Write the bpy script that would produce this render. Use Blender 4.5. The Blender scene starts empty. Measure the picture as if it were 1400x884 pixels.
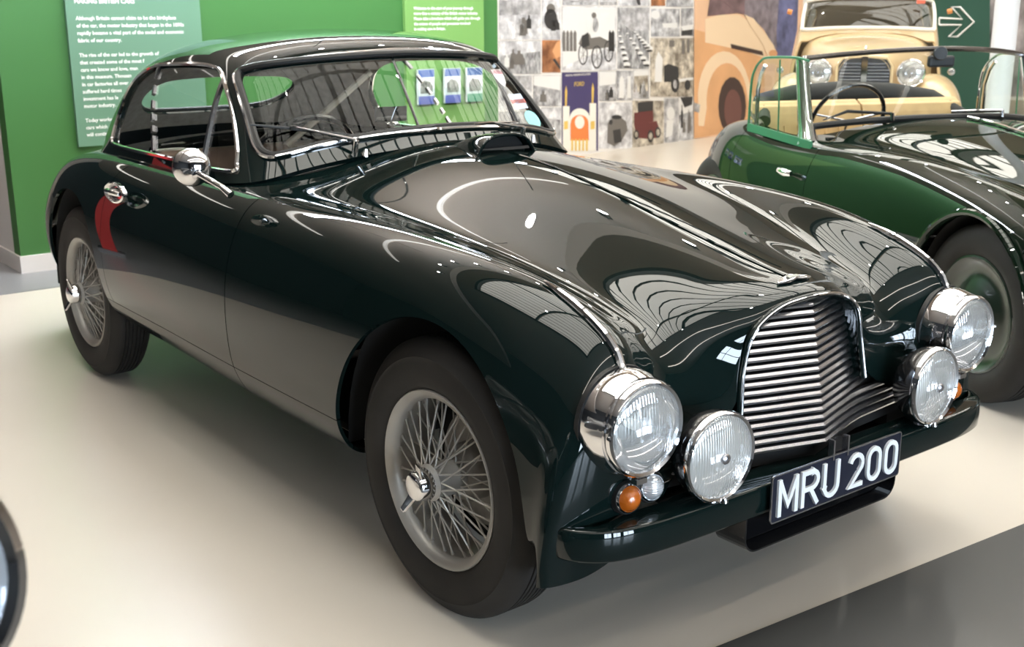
import bpy, bmesh, math, random
import numpy as np
from mathutils import Vector, Matrix
random.seed(4)
SC = bpy.context.scene
COL = SC.collection
PI = math.pi
# ------------------------------------------------------------------ camera
CAM_P = (2.1995, -2.2195, 1.4286); YAW = 2.48499; PITCH = 0.25789; ROLL = -0.00432; FPX = 1610.0
def set_camera():
    cd = bpy.data.cameras.new('camera'); co = bpy.data.objects.new('camera', cd); COL.objects.link(co)
    d = Vector((math.cos(YAW)*math.cos(PITCH), math.sin(YAW)*math.cos(PITCH), -math.sin(PITCH)))
    r = Vector((math.sin(YAW), -math.cos(YAW), 0)); u = r.cross(d)
    c, s = math.cos(ROLL), math.sin(ROLL)
    r2 = c*r + s*u; u2 = -s*r + c*u
    m = Matrix((r2, u2, -d)).transposed().to_4x4(); m.translation = Vector(CAM_P)
    co.matrix_world = m
    cd.sensor_width = 36; cd.lens = FPX/1400*36; cd.clip_start = .05; cd.clip_end = 200
    cd.dof.use_dof = True; cd.dof.focus_distance = 2.75; cd.dof.aperture_fstop = 7.0
    SC.camera = co
set_camera()
vs = SC.view_settings
vs.view_transform = 'Standard'; vs.look = 'None'; vs.gamma = 1; vs.use_curve_mapping = False
vs.exposure = 0.60
# ------------------------------------------------------------------ world and large lights
def set_world():
    w = bpy.data.worlds.new('hall_air'); SC.world = w; w.use_nodes = True
    bg = w.node_tree.nodes['Background']; bg.inputs[0].default_value = (.95, .97, 1, 1); bg.inputs[1].default_value = .25
set_world()
def area_light(name, loc, size, energy, color=(1, .96, .9), target=None):
    ld = bpy.data.lights.new(name, 'AREA'); ld.shape = 'RECTANGLE'; ld.size, ld.size_y = size; ld.energy = energy; ld.color = color
    o = bpy.data.objects.new(name, ld); COL.objects.link(o); o.location = loc
    if target: o.rotation_euler = (Vector(target)-Vector(loc)).to_track_quat('-Z', 'Y').to_euler()
    return o
# ------------------------------------------------------------------ materials
MATS = {}
def pmat(name, color, rough=.5, metal=0, coat=0, coat_rough=.03, ior=1.5, noise=None, bump=None, trans=0, emit=None, spec=None, alpha=None, weave=None):
    if name in MATS: return MATS[name]
    m = bpy.data.materials.new(name); m.use_nodes = True; nt = m.node_tree; b = nt.nodes['Principled BSDF']
    b.inputs['Base Color'].default_value = (*color, 1); b.inputs['Roughness'].default_value = rough; b.inputs['Metallic'].default_value = metal
    b.inputs['Coat Weight'].default_value = coat; b.inputs['Coat Roughness'].default_value = coat_rough; b.inputs['IOR'].default_value = ior
    b.inputs['Transmission Weight'].default_value = trans
    if spec is not None: b.inputs['Specular IOR Level'].default_value = spec
    if emit: b.inputs['Emission Color'].default_value = (*emit[0], 1); b.inputs['Emission Strength'].default_value = emit[1]
    if noise:      # (scale, amount, detail): colour variation
        tc = nt.nodes.new('ShaderNodeTexCoord'); n = nt.nodes.new('ShaderNodeTexNoise'); n.inputs['Scale'].default_value = noise[0]; n.inputs['Detail'].default_value = noise[2] if len(noise) > 2 else 4
        r = nt.nodes.new('ShaderNodeValToRGB'); a = noise[1]
        r.color_ramp.elements[0].position = .3; r.color_ramp.elements[1].position = .7
        r.color_ramp.elements[0].color = (*[c*(1-a) for c in color], 1); r.color_ramp.elements[1].color = (*[min(1, c*(1+a)) for c in color], 1)
        nt.links.new(tc.outputs['Object'], n.inputs['Vector']); nt.links.new(n.outputs['Fac'], r.inputs[0]); nt.links.new(r.outputs[0], b.inputs['Base Color'])
    if bump:       # (scale, strength)
        tc = nt.nodes.new('ShaderNodeTexCoord'); n = nt.nodes.new('ShaderNodeTexNoise'); n.inputs['Scale'].default_value = bump[0]; n.inputs['Detail'].default_value = 3
        bp = nt.nodes.new('ShaderNodeBump'); bp.inputs['Strength'].default_value = bump[1]; bp.inputs['Distance'].default_value = .002
        nt.links.new(tc.outputs['Object'], n.inputs['Vector']); nt.links.new(n.outputs['Fac'], bp.inputs['Height']); nt.links.new(bp.outputs[0], b.inputs['Normal'])
    MATS[name] = m
    return m
def glass_mat(name, tint=(.96, .98, .97), ior=1.45, boost=1.0):
    if name in MATS: return MATS[name]
    m = bpy.data.materials.new(name); m.use_nodes = True; nt = m.node_tree; nt.nodes.clear()
    o = nt.nodes.new('ShaderNodeOutputMaterial'); mx = nt.nodes.new('ShaderNodeMixShader'); t = nt.nodes.new('ShaderNodeBsdfTransparent'); g = nt.nodes.new('ShaderNodeBsdfGlossy'); f = nt.nodes.new('ShaderNodeFresnel')
    t.inputs[0].default_value = (*tint, 1); g.inputs['Roughness'].default_value = .01; f.inputs['IOR'].default_value = ior
    ge = nt.nodes.new('ShaderNodeNewGeometry'); mi = nt.nodes.new('ShaderNodeMix'); mi.data_type = 'FLOAT'; mi.inputs[2].default_value = ior; mi.inputs[3].default_value = 1/ior
    nt.links.new(ge.outputs['Backfacing'], mi.inputs[0]); nt.links.new(mi.outputs[0], f.inputs['IOR'])
    nt.links.new(f.outputs[0], mx.inputs[0]); nt.links.new(t.outputs[0], mx.inputs[1]); nt.links.new(g.outputs[0], mx.inputs[2]); nt.links.new(mx.outputs[0], o.inputs[0])
    MATS[name] = m
    return m
def lens_mat(name, color, scale, axis='Y', rough=.04, clear=0.0):
    """fluted lamp glass: clear coat over a bright reflector with ribs as bump"""
    if name in MATS: return MATS[name]
    m = pmat(name, color, rough, metal=.5, coat=1.0, coat_rough=.02)
    nt = m.node_tree; b = nt.nodes['Principled BSDF']
    tc = nt.nodes.new('ShaderNodeTexCoord'); w = nt.nodes.new('ShaderNodeTexWave'); w.bands_direction = axis; w.inputs['Scale'].default_value = scale; w.inputs['Distortion'].default_value = .6
    bp = nt.nodes.new('ShaderNodeBump'); bp.inputs['Strength'].default_value = .35; bp.inputs['Distance'].default_value = .003
    nt.links.new(tc.outputs['Object'], w.inputs['Vector']); nt.links.new(w.outputs['Fac'], bp.inputs['Height']); nt.links.new(bp.outputs[0], b.inputs['Normal'])
    if clear:      # part of the reflector behind shows through the glass
        mx = nt.nodes.new('ShaderNodeMixShader'); tr = nt.nodes.new('ShaderNodeBsdfTransparent'); o = nt.nodes['Material Output']; mx.inputs[0].default_value = clear
        nt.links.new(b.outputs[0], mx.inputs[1]); nt.links.new(tr.outputs[0], mx.inputs[2]); nt.links.new(mx.outputs[0], o.inputs[0])
    return m
M_PAINT = pmat('dark_green_paint', (.0035, .009, .0085), .3, coat=1.0, coat_rough=.012, spec=0.0)
M_CHROME = pmat('chrome', (.82, .82, .84), .06, metal=1)
M_SATIN = pmat('satin_metal', (.62, .62, .66), .26, metal=1)
M_BLACK = pmat('black_enamel', (.006, .006, .007), .2, coat=.6)
M_DARK = pmat('dark_void', (.006, .006, .006), .9)
M_RUBBER = pmat('tyre_rubber', (.0095, .008, .0068), .75, noise=(9, .45), bump=(60, .15))
M_RUBBLACK = pmat('black_rubber', (.012, .012, .012), .5)
M_GLASS = glass_mat('window_glass', ior=1.27)
M_WHEEL = pmat('silver_wheel_paint', (.33, .315, .29), .38, metal=.35, noise=(6, .12))
M_HEADLINE = pmat('brown_headlining', (.40, .33, .265), .95, noise=(30, .15))
M_LEATHER = pmat('brown_leather', (.25, .17, .13), .5, noise=(14, .2), bump=(90, .2))
# ------------------------------------------------------------------ object helpers
def tag(o, label=None, cat=None, group=None, kind=None):
    if label: o['label'] = label
    if cat: o['category'] = cat
    if group: o['group'] = group
    if kind: o['kind'] = kind
    return o
def empty(name, loc, rz=0, label=None, cat=None, group=None):
    o = bpy.data.objects.new(name, None); COL.objects.link(o); o.location = loc; o.rotation_euler = (0, 0, rz); o.empty_display_size = .1
    return tag(o, label, cat, group)
def mesh_obj(name, verts, faces, mat, parent=None, smooth=False, normals=None, mats=None, fmat=None):
    me = bpy.data.meshes.new(name); me.from_pydata([tuple(v) for v in verts], [], [tuple(f) for f in faces])
    for mm in (mats or [mat]): me.materials.append(mm)
    if fmat is not None: me.polygons.foreach_set('material_index', fmat)
    if smooth or normals is not None: me.polygons.foreach_set('use_smooth', [True]*len(me.polygons))
    me.validate()
    if normals is not None and len(me.vertices) == len(normals):
        me.normals_split_custom_set_from_vertices([tuple(n) for n in normals])
    o = bpy.data.objects.new(name, me); COL.objects.link(o)
    if parent is not None: o.parent = parent
    return o
class MB:
    """collects simple solids into one mesh"""
    def __init__(s): s.v = []; s.f = []; s.sm = []
    def add(s, v, f, smooth=False):
        b = len(s.v); s.v += [tuple(p) for p in v]; s.f += [tuple(i+b for i in q) for q in f]; s.sm += [smooth]*len(f); return s
    def box(s, c, d, rz=0, R=None):
        h = [x/2 for x in d]; v = []
        for x in (-1, 1):
            for y in (-1, 1):
                for z in (-1, 1):
                    p = Vector((x*h[0], y*h[1], z*h[2]))
                    if R is not None: p = R @ p
                    elif rz: p = Matrix.Rotation(rz, 3, 'Z') @ p
                    v.append(tuple(p+Vector(c)))
        return s.add(v, [(0, 1, 3, 2), (4, 6, 7, 5), (0, 4, 5, 1), (2, 3, 7, 6), (0, 2, 6, 4), (1, 5, 7, 3)])
    def tube(s, pts, r, n=8, close=False, cap=True, flat=1.0, up=None):
        """swept round bar through pts; r scalar or list; flat squeezes along the second axis"""
        P = [Vector(p) for p in pts]; m = len(P); rs = r if isinstance(r, (list, tuple)) else [r]*m
        v = []; prev = None
        for i in range(m):
            a = P[(i-1) % m] if (close or i > 0) else P[i]; b = P[(i+1) % m] if (close or i < m-1) else P[i]
            t = (b-a).normalized() if (b-a).length > 1e-9 else Vector((0, 0, 1))
            if prev is None:
                ref = Vector(up) if up else (Vector((0, 0, 1)) if abs(t.z) < .9 else Vector((1, 0, 0)))
                n1 = (ref-t*ref.dot(t)).normalized()
            else:
                n1 = prev-t*prev.dot(t); n1 = n1.normalized() if n1.length > 1e-6 else prev
            prev = n1; n2 = t.cross(n1)
            for k in range(n):
                an = 2*PI*k/n; v.append(P[i]+(n1*math.cos(an)+n2*math.sin(an)*flat)*rs[i])
        f = []
        for i in range(m if close else m-1):
            for k in range(n):
                a = i*n+k; b = i*n+(k+1) % n; c = ((i+1) % m)*n+(k+1) % n; d = ((i+1) % m)*n+k; f.append((a, b, c, d))
        if cap and not close: f += [tuple(range(n))[::-1], tuple(range((m-1)*n, m*n))]
        return s.add(v, f, True)
    def lathe(s, prof, n=32, M=None, cap0=False, cap1=False, close=False, a0=0, a1=2*PI):
        """revolve [(r, h)] around local +Z"""
        v = []; f = []; m = len(prof)
        full = abs(a1-a0-2*PI) < 1e-6; nn = n if full else n+1
        for k in range(nn):
            an = a0+(a1-a0)*k/n
            for r, h in prof:
                p = Vector((r*math.cos(an), r*math.sin(an), h)); v.append(tuple(M @ p) if M is not None else tuple(p))
        for k in range(n):
            k2 = (k+1) % nn
            for j in range(m if close else m-1):
                j2 = (j+1) % m; f.append((k*m+j, k2*m+j, k2*m+j2, k*m+j2))
        if cap0: f.append(tuple(k*m for k in range(nn))[::-1])
        if cap1: f.append(tuple(k*m+m-1 for k in range(nn)))
        return s.add(v, f, True)
    def prism(s, pts2, h0, h1, fn):
        """extruded outline; fn(u, v, h) -> 3-D point"""
        n = len(pts2); v = [fn(a, b, h0) for a, b in pts2]+[fn(a, b, h1) for a, b in pts2]
        return s.add(v, [tuple(range(n))[::-1], tuple(range(n, 2*n))]+[(i, (i+1) % n, n+(i+1) % n, n+i) for i in range(n)])
    def build(s, name, mat, parent=None, auto=40, label=None):
        o = mesh_obj(name, s.v, s.f, mat, parent)
        me = o.data
        if any(s.sm) and len(me.polygons) == len(s.sm):
            me.polygons.foreach_set('use_smooth', s.sm)
            bm = bmesh.new(); bm.from_mesh(me); bmesh.ops.remove_doubles(bm, verts=bm.verts, dist=1e-6); bmesh.ops.recalc_face_normals(bm, faces=bm.faces)
            lim = math.radians(auto)
            for e in bm.edges:
                if len(e.link_faces) == 2 and e.calc_face_angle(0) > lim: e.smooth = False
            bm.to_mesh(me); bm.free()
        else:
            bm = bmesh.new(); bm.from_mesh(me); bmesh.ops.recalc_face_normals(bm, faces=bm.faces); bm.to_mesh(me); bm.free()
        if label: o['label'] = label
        return o
def bevel(o, w, seg=2):
    md = o.modifiers.new('bevel', 'BEVEL'); md.width = w; md.segments = seg; md.limit_method = 'ANGLE'; md.angle_limit = math.radians(40)
    return o
def copy_tree(o, parent=None):
    c = o.copy(); COL.objects.link(c); c.parent = parent
    for ch in list(o.children): copy_tree(ch, c)
    return c
# ------------------------------------------------------------------ smooth surfaces
def pchip(keys, x):
    """monotone cubic through keys [(x, v)], x ascending"""
    X = np.array([k[0] for k in keys], float); Y = np.array([k[1] for k in keys], float); x = np.asarray(x, float)
    h = np.diff(X); dl = np.diff(Y)/h; d = np.zeros(len(X))
    for i in range(1, len(X)-1):
        if dl[i-1]*dl[i] > 0:
            w1 = 2*h[i]+h[i-1]; w2 = h[i]+2*h[i-1]; d[i] = (w1+w2)/(w1/dl[i-1]+w2/dl[i])
    d[0] = dl[0]; d[-1] = dl[-1]
    i = np.clip(np.searchsorted(X, x)-1, 0, len(X)-2); t = (np.clip(x, X[0], X[-1])-X[i])/h[i]
    return (1+2*t)*(1-t)**2*Y[i]+t*(1-t)**2*h[i]*d[i]+t*t*(3-2*t)*Y[i+1]+t*t*(t-1)*h[i]*d[i+1]
def bs_basis(n, sub):
    """rows: samples; columns: n+2 extended control points; and the derivative"""
    m = (n-1)*sub+1; B = np.zeros((m, n+2)); D = np.zeros((m, n+2))
    for k in range(m):
        i = min(k//sub, n-2); t = k/sub-i
        B[k, i:i+4] = [(1-t)**3/6, (3*t**3-6*t*t+4)/6, (-3*t**3+3*t*t+3*t+1)/6, t**3/6]
        D[k, i:i+4] = [-(1-t)**2/2, (3*t*t-4*t)/2, (-3*t*t+2*t+1)/2, t*t/2]
    return B, D
def extend(P, axis, sym0=False):
    P = np.moveaxis(P, axis, 0)
    a = 2*P[0]-P[1]; b = 2*P[-1]-P[-2]
    if sym0: a = P[1]*np.array([1, -1, 1])
    return np.moveaxis(np.concatenate([a[None], P, b[None]]), 0, axis)
class Surf:
    """vertices with analytic normals and polygons; may be clipped by scalar fields"""
    def __init__(s, V, N, F): s.V = V; s.N = N; s.F = F
    @staticmethod
    def from_grid(P, su, sv, sym0=True, flip=False):
        P = np.array(P, float); n, m, _ = P.shape
        E = extend(extend(P, 0), 1, sym0)
        Bu, Du = bs_basis(n, su); Bv, Dv = bs_basis(m, sv)
        V = np.einsum('ai,bj,ijk->abk', Bu, Bv, E); Tu = np.einsum('ai,bj,ijk->abk', Du, Bv, E); Tv = np.einsum('ai,bj,ijk->abk', Bu, Dv, E)
        N = np.cross(Tu, Tv); L = np.linalg.norm(N, axis=2, keepdims=True); N = N/np.maximum(L, 1e-12)
        c = V.reshape(-1, 3).mean(0); c[1] = 0
        flip = float(((V-c)*N).sum()) < 0      # normals point away from the middle
        if flip: N = -N
        a, b = V.shape[:2]; idx = np.arange(a*b).reshape(a, b)
        F = np.stack([idx[:-1, :-1], idx[1:, :-1], idx[1:, 1:], idx[:-1, 1:]], -1).reshape(-1, 4)
        if flip: F = F[:, ::-1]
        return Surf(V.reshape(-1, 3), N.reshape(-1, 3), [tuple(int(i) for i in f) for f in F])
    def split(s, g):
        """(part with g < 0, part with g > 0)"""
        G = np.asarray(g(s.V), float); G[np.abs(G) < 1e-7] = 1e-7
        nv = [tuple(v) for v in s.V]; nn = [tuple(n) for n in s.N]; cache = {}
        A = []; B = []; neg = G < 0
        def cut(i, j):
            k = (i, j) if i < j else (j, i)
            if k not in cache:
                t = G[i]/(G[i]-G[j]); v = s.V[i]+(s.V[j]-s.V[i])*t; n = s.N[i]+(s.N[j]-s.N[i])*t
                # refine along the edge
                lo, hi = (0., 1.)
                for _ in range(6):
                    gv = float(g(v[None])[0])
                    if (gv < 0) == (G[i] < 0): lo = t
                    else: hi = t
                    t = (lo+hi)/2 if abs(gv) > 1e-4 else t
                    v = s.V[i]+(s.V[j]-s.V[i])*t
                n = s.N[i]+(s.N[j]-s.N[i])*t
                n = n/max(np.linalg.norm(n), 1e-9); nv.append(tuple(v)); nn.append(tuple(n)); cache[k] = len(nv)-1
            return cache[k]
        for f in s.F:
            c = sum(1 for i in f if neg[i])
            if c == len(f): A.append(f)
            elif c == 0: B.append(f)
            else:
                pa = []; pb = []
                for q in range(len(f)):
                    i = f[q]; j = f[(q+1) % len(f)]
                    (pa if neg[i] else pb).append(i)
                    if neg[i] != neg[j]: k = cut(i, j); pa.append(k); pb.append(k)
                if len(pa) > 2: A.append(tuple(pa))
                if len(pb) > 2: B.append(tuple(pb))
        return Surf(np.array(nv), np.array(nn), A).compact(), Surf(np.array(nv), np.array(nn), B).compact()
    def keep(s, g): return s.split(lambda V: -np.asarray(g(V), float))[0]      # keeps g > 0
    def compact(s):
        used = sorted({i for f in s.F for i in f}); mp = {u: k for k, u in enumerate(used)}
        if not used: return Surf(np.zeros((0, 3)), np.zeros((0, 3)), [])
        return Surf(s.V[used], s.N[used], [tuple(mp[i] for i in f) for f in s.F])
    def mirror(s): return Surf(s.V*np.array([1, -1, 1]), s.N*np.array([1, -1, 1]), [f[::-1] for f in s.F])
    def join(s, o):
        b = len(s.V); V = np.concatenate([s.V, o.V]); N = np.concatenate([s.N, o.N]); F = list(s.F)+[tuple(i+b for i in f) for f in o.F]
        return Surf(V, N, F).weld()
    def weld(s):
        key = {}; mp = []; V = []; N = []
        for v, n in zip(s.V, s.N):
            k = (round(v[0], 5), round(v[1], 5), round(v[2], 5))
            if k not in key: key[k] = len(V); V.append(v); N.append(n)
            mp.append(key[k])
        F = []
        for f in s.F:
            q = []
            for i in f:
                if not q or mp[i] != q[-1]: q.append(mp[i])
            if len(q) > 1 and q[0] == q[-1]: q.pop()
            if len(q) > 2 and len(set(q)) == len(q): F.append(tuple(q))
        return Surf(np.array(V), np.array(N), F)
    def full(s): return s.join(s.mirror())
    def offset(s, d): return Surf(s.V+s.N*d, s.N, s.F)
    def flipped(s): return Surf(s.V, -s.N, [f[::-1] for f in s.F])
    def boundary(s):
        cnt = {}
        for f in s.F:
            for q in range(len(f)):
                i, j = f[q], f[(q+1) % len(f)]; k = (i, j) if i < j else (j, i)
                cnt[k] = None if k in cnt else (i, j)
        return [e for e in cnt.values() if e]
    def loops(s):
        nx = {i: j for i, j in s.boundary()}; out = []
        while nx:
            a = next(iter(nx)); lp = [a]; b = nx.pop(a)
            while b != a and b in nx: lp.append(b); b = nx.pop(b)
            out.append(lp)
        return sorted(out, key=len, reverse=True)
    def build(s, name, mat, parent=None, flange=0.0, label=None):
        V = list(s.V); N = list(s.N); F = list(s.F)
        if flange:
            for i, j in s.boundary():
                a, b = s.V[i], s.V[j]; c = b-s.N[j]*flange; d = a-s.N[i]*flange
                e = np.cross(b-a, s.N[i]); e = e/max(np.linalg.norm(e), 1e-9); k = len(V)
                V += [a, d, c, b]; N += [e]*4; F.append((k, k+1, k+2, k+3))
        o = mesh_obj(name, V, F, mat, parent, normals=N)
        if label: o['label'] = label
        return o
def inpoly(px, pz, poly):
    """signed distance to a closed 2-D outline, negative inside"""
    P = np.array(poly, float); Q = np.roll(P, -1, 0)
    x = np.asarray(px, float)[:, None]; z = np.asarray(pz, float)[:, None]
    ax, az = P[:, 0][None], P[:, 1][None]; bx, bz = Q[:, 0][None], Q[:, 1][None]
    dx, dz = bx-ax, bz-az; t = np.clip(((x-ax)*dx+(z-az)*dz)/(dx*dx+dz*dz+1e-12), 0, 1)
    d = np.sqrt((x-ax-t*dx)**2+(z-az-t*dz)**2).min(1)
    c = ((az > z) != (bz > z)) & (x < (bx-ax)*(z-az)/np.where(np.abs(dz) < 1e-12, 1e-12, dz)+ax)
    return np.where(c.sum(1) % 2 == 1, -d, d)
def smooth_poly(pts, sub=6, closed=True):
    """Catmull-Rom through points"""
    P = [np.array(p, float) for p in pts]; n = len(P); out = []
    for i in range(n if closed else n-1):
        g = lambda k: P[k % n] if closed else P[min(max(k, 0), n-1)]
        p0, p1, p2, p3 = g(i-1), g(i), g(i+1), g(i+2)
        for k in range(sub):
            t = k/sub; out.append(.5*((2*p1)+(-p0+p2)*t+(2*p0-5*p1+4*p2-p3)*t*t+(-p0+3*p1-3*p2+p3)*t**3))
    if not closed: out.append(P[-1])
    return out
# ------------------------------------------------------------------ pixels to positions on real surfaces
def pix_ray(px, py):
    d = Vector((math.cos(YAW)*math.cos(PITCH), math.sin(YAW)*math.cos(PITCH), -math.sin(PITCH)))
    r = Vector((math.sin(YAW), -math.cos(YAW), 0)); u = r.cross(d); c, s = math.cos(ROLL), math.sin(ROLL)
    r2 = c*r+s*u; u2 = -s*r+c*u
    return d+r2*((px-700)/FPX)-u2*((py-442)/FPX)
def on_plane(px, py, p0, n, off=0.0):
    o = Vector(CAM_P); v = pix_ray(px, py); n = Vector(n); t = (Vector(p0)+n*off-o).dot(n)/v.dot(n); return o+v*t
# ------------------------------------------------------------------ hall
def floor_mat(name, col, rough, noise=.05):
    m = pmat(name, col, rough, coat=.25, coat_rough=.12, noise=(.7, noise, 6)); return m
def struct(o): o['kind'] = 'structure'; return o
HX0, HX1, HY0, HY1, HZ = -15.0, 11.0, -11.0, 17.0, 6.2
GX = -4.72
CW0 = Vector((-6.57, 3.0, 0)); CWD = Vector((-.3, 1.72, 0)).normalized(); CWN = Vector((CWD.y, -CWD.x, 0))
WASH = 78.0
RL = 3.35      # radiance of the glazed roof bay
def make_hall():
    fl = struct(MB().box(((HX0+HX1)/2, (HY0+HY1)/2, -.05), (HX1-HX0, HY1-HY0, .1)).build('floor', floor_mat('cream_floor', (.63, .575, .50), .32)))
    # darker aisle in front of the cars and the strip along the partition wall
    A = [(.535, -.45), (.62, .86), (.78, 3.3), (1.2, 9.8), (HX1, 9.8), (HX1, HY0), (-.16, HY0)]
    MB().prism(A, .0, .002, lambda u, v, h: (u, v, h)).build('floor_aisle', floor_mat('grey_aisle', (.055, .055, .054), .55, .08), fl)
    B = [(-4.235, HY0), (-4.235, 3.0), (-4.73, 3.0), (-4.73, -.2), (HX0, -.2), (HX0, HY0)]
    MB().prism(B, .0, .002, lambda u, v, h: (u, v, h)).build('floor_margin', floor_mat('grey_margin', (.22, .22, .225), .4, .08), fl)
    # partition with the green face and a white end
    MG = pmat('green_wall_paint', (.044, .158, .036), .5, noise=(.5, .05)); MW = pmat('white_wall_paint', (.74, .70, .67), .6)
    wg = struct(MB().box((GX-.06, 1.29, 1.35), (.12, 3.41, 2.7)).build('wall_green', MG))
    struct(MB().box((GX-.54, 1.29, 1.35), (.84, 3.40, 2.7)).build('wall_partition', MW))
    struct(MB().box((GX+.006, 1.29, .05), (.012, 3.412, .10)).build('baseboard_green', MW))
    struct(MB().box((GX-.46, -.418, .05), (.95, .012, .10)).build('baseboard_end', MW))
    # outer walls
    WD = pmat('dark_hall_wall', (.045, .05, .055), .8); WL = pmat('pale_hall_wall', (.66, .60, .54), .8)
    struct(MB().box((HX0-.1, (HY1-.5)/2, HZ/2), (.2, HY1+.5, HZ)).build('wall_back', WL)); struct(MB().box((HX0-.1, (HY0-.5)/2, HZ/2), (.2, -HY0-.5, HZ)).build('wall_corner', WD))
    struct(MB().box((HX1+.1, (HY0+HY1)/2, HZ/2), (.2, HY1-HY0, HZ)).build('wall_front', WD))
    struct(MB().box(((HX0+HX1)/2, HY0-.1, HZ/2), (HX1-HX0, .2, HZ)).build('wall_side', WD))
    struct(MB().box(((HX0+HX1)/2, HY1+.1, HZ/2), (HX1-HX0, .2, HZ)).build('wall_far', WL))
    # glazed doors in the front wall: daylight
    k = 0
    for y in (-3.6, -1.2, 1.4):
        k += 1
        w = struct(MB().box((HX1-.02, y, 1.75), (.05, 1.9, 2.9)).build('window_%d' % k, pmat('daylight_glazing', (.7, .8, 1), .2, emit=((.72, .86, 1.0), 18.0))))
        for dy in (-.95, 0, .95): MB().box((HX1-.05, y+dy, 1.75), (.06, .08, 3.0)).build('mullion', M_BLACK, w)
        for z in (.3, 2.3, 3.2): MB().box((HX1-.05, y, z), (.06, 1.95, .07)).build('transom', M_BLACK, w)
    # unseen ceiling: warm soffit, glazed bays and lamps laid out to fit the reflections
    MC = pmat('ceiling_soffit', (.60, .52, .45), .7)
    ce = struct(MB().box(((HX0+HX1)/2, (HY0+HY1)/2, HZ+.05), (HX1-HX0, HY1-HY0, .1)).build('ceiling', MC))
    MS = pmat('roof_steel', (.06, .06, .062), .6)
    ML = pmat('rooflight', (.9, .9, .9), .4, emit=((1.0, .96, .86), RL))
    for x, y0, y1 in ((-1.95, -3.0, 12.0), (.3, -3.0, 12.0), (-4.25, 5.6, 10.6), (-6.5, 5.6, 10.6), (-8.75, 5.6, 10.6)):
        sk = MB().box((x, (y0+y1)/2, HZ-.03), (2.1, y1-y0, .03)).build('rooflight', ML, ce)
        for y in np.arange(y0+.2, y1, .42): MB().box((x, y, HZ-.06), (2.1, .045, .05)).build('glazing_bar', MS, sk)
    for x in (-3.08, -.83, 1.42): MB().box((x, 4.5, HZ-.12), (.10, 15.2, .2)).build('roof_beam', MS, ce)
    for x in (-5.38, -7.63, -9.85): MB().box((x, 8.8, HZ-.12), (.10, 6.6, .2)).build('roof_beam', MS, ce)
    for y in (-3.1, .6, 4.3, 8.0, 12.1): MB().box((-.83, y, HZ-.14), (4.6, .12, .22)).build('roof_beam', MS, ce)
    # unseen gallery over the green partition: low brown soffit shaped to fit the reflections
    gl = struct(MB().box((-9.05, -2.9, 4.75), (11.9, 16.2, .3)).build('ceiling_gallery', pmat('gallery_soffit', (.60, .52, .455), .7)))
    MF = pmat('unseen_strip_lamp', (.9, .9, .9), .4, emit=((1.0, .95, .86), 9.0))
    for x in (-5.0, -7.4, -9.8, -12.2): MB().box((x, .8, 4.58), (.08, 7.0, .04)).build('unseen_strip_lamp', pmat('gallery_strip_lamp', (.9, .9, .9), .4, emit=((1.0, .95, .86), 2.4)), gl)
    for x in (4.4, 7.6): MB().box((x, 2.0, HZ-.06), (.14, 18, .05)).build('unseen_strip_lamp', MF, ce)  # unseen strips added to brighten the floor near the camera
    for x in (-4.2,): MB().box((x, 1.3, 2.9), (.08, 3.3, .05)).build('added_wall_washer', pmat('added_washer_lamp', (.9, .9, .9), .4, emit=((.9, 1, 1.12), WASH)), gl)  # invented bar that brightens the top of the green wall
    MB().box((-5.1, 1.29, 2.74), (.2, 3.0, .05)).build('added_uplight', pmat('added_uplight_glow', (.9, .9, .9), .4, emit=((1, .93, .84), 22)), gl)  # added glowing strip that lights the gallery soffit from below
    for y in (-.2, 1.3, 2.8): MB().tube([(-4.2, y, 2.92), (-4.2, y, 4.6)], .008, 6).build('added_washer_rod', M_BLACK, gl)
    # track spotlights
    ME = pmat('spot_face', (1, 1, 1), .3, emit=((1, .97, .9), 260))
    for i, (x, y, z) in enumerate([(-3.25, -2.0, 4.5), (-3.25, -1.0, 4.5), (-3.25, 0, 4.5), (-3.25, 1, 4.5), (-3.25, 2, 4.5), (-3.25, 3.0, 4.5), (-3.25, 4.2, 4.5), (-4.6, 5.05, 4.5), (-6.0, 5.05, 4.5), (-7.4, 5.05, 4.5), (-.83, -1.0, HZ-.4), (-.83, 2.4, HZ-.4), (1.42, .6, HZ-.4), (1.42, 3.4, HZ-.4)]):
        s = tag(MB().tube([(x, y, z), (x, y, z-.18)], .055, 12).build('track_spotlight', M_BLACK), 'small black cylinder spotlight hanging on a rod from the ceiling', 'spotlight', 'spotlights under the ceiling')
        MB().lathe([(0, 0), (.045, 0)], 14, frame((x, y, z-.182), (0, 0, -1))).build('spot_face', ME, s)
        MB().tube([(x, y, z), (x, y, 4.6 if z < 5 else HZ)], .008, 6).build('drop_rod', M_BLACK, s)
def text_lines(parent, lines, size, y0, z0, dz, x, mat, bold=.0, rot=None, loc=None):
    """lettering as one flat mesh"""
    V = []; F = []; R = Matrix.Rotation(rot if rot is not None else PI/2, 4, 'Z') @ Matrix.Rotation(PI/2, 4, 'X')
    for i, t in enumerate(lines):
        if not t: continue
        c = bpy.data.curves.new('lettering', 'FONT'); c.body = t; c.size = size; c.extrude = .0008; c.offset = bold; c.resolution_u = 2
        o = bpy.data.objects.new('lettering', c); me = bpy.data.meshes.new_from_object(o)
        M = Matrix.Translation(loc if loc is not None else (x, y0, z0-i*dz)) @ R
        k = len(V); V += [tuple(M @ v.co) for v in me.vertices]; F += [tuple(q+k for q in p.vertices) for p in me.polygons]
        bpy.data.objects.remove(o); bpy.data.curves.remove(c); bpy.data.meshes.remove(me)
    o = mesh_obj('lettering', V, F, mat, parent); o['kind'] = 'stuff'
    return o
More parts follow.
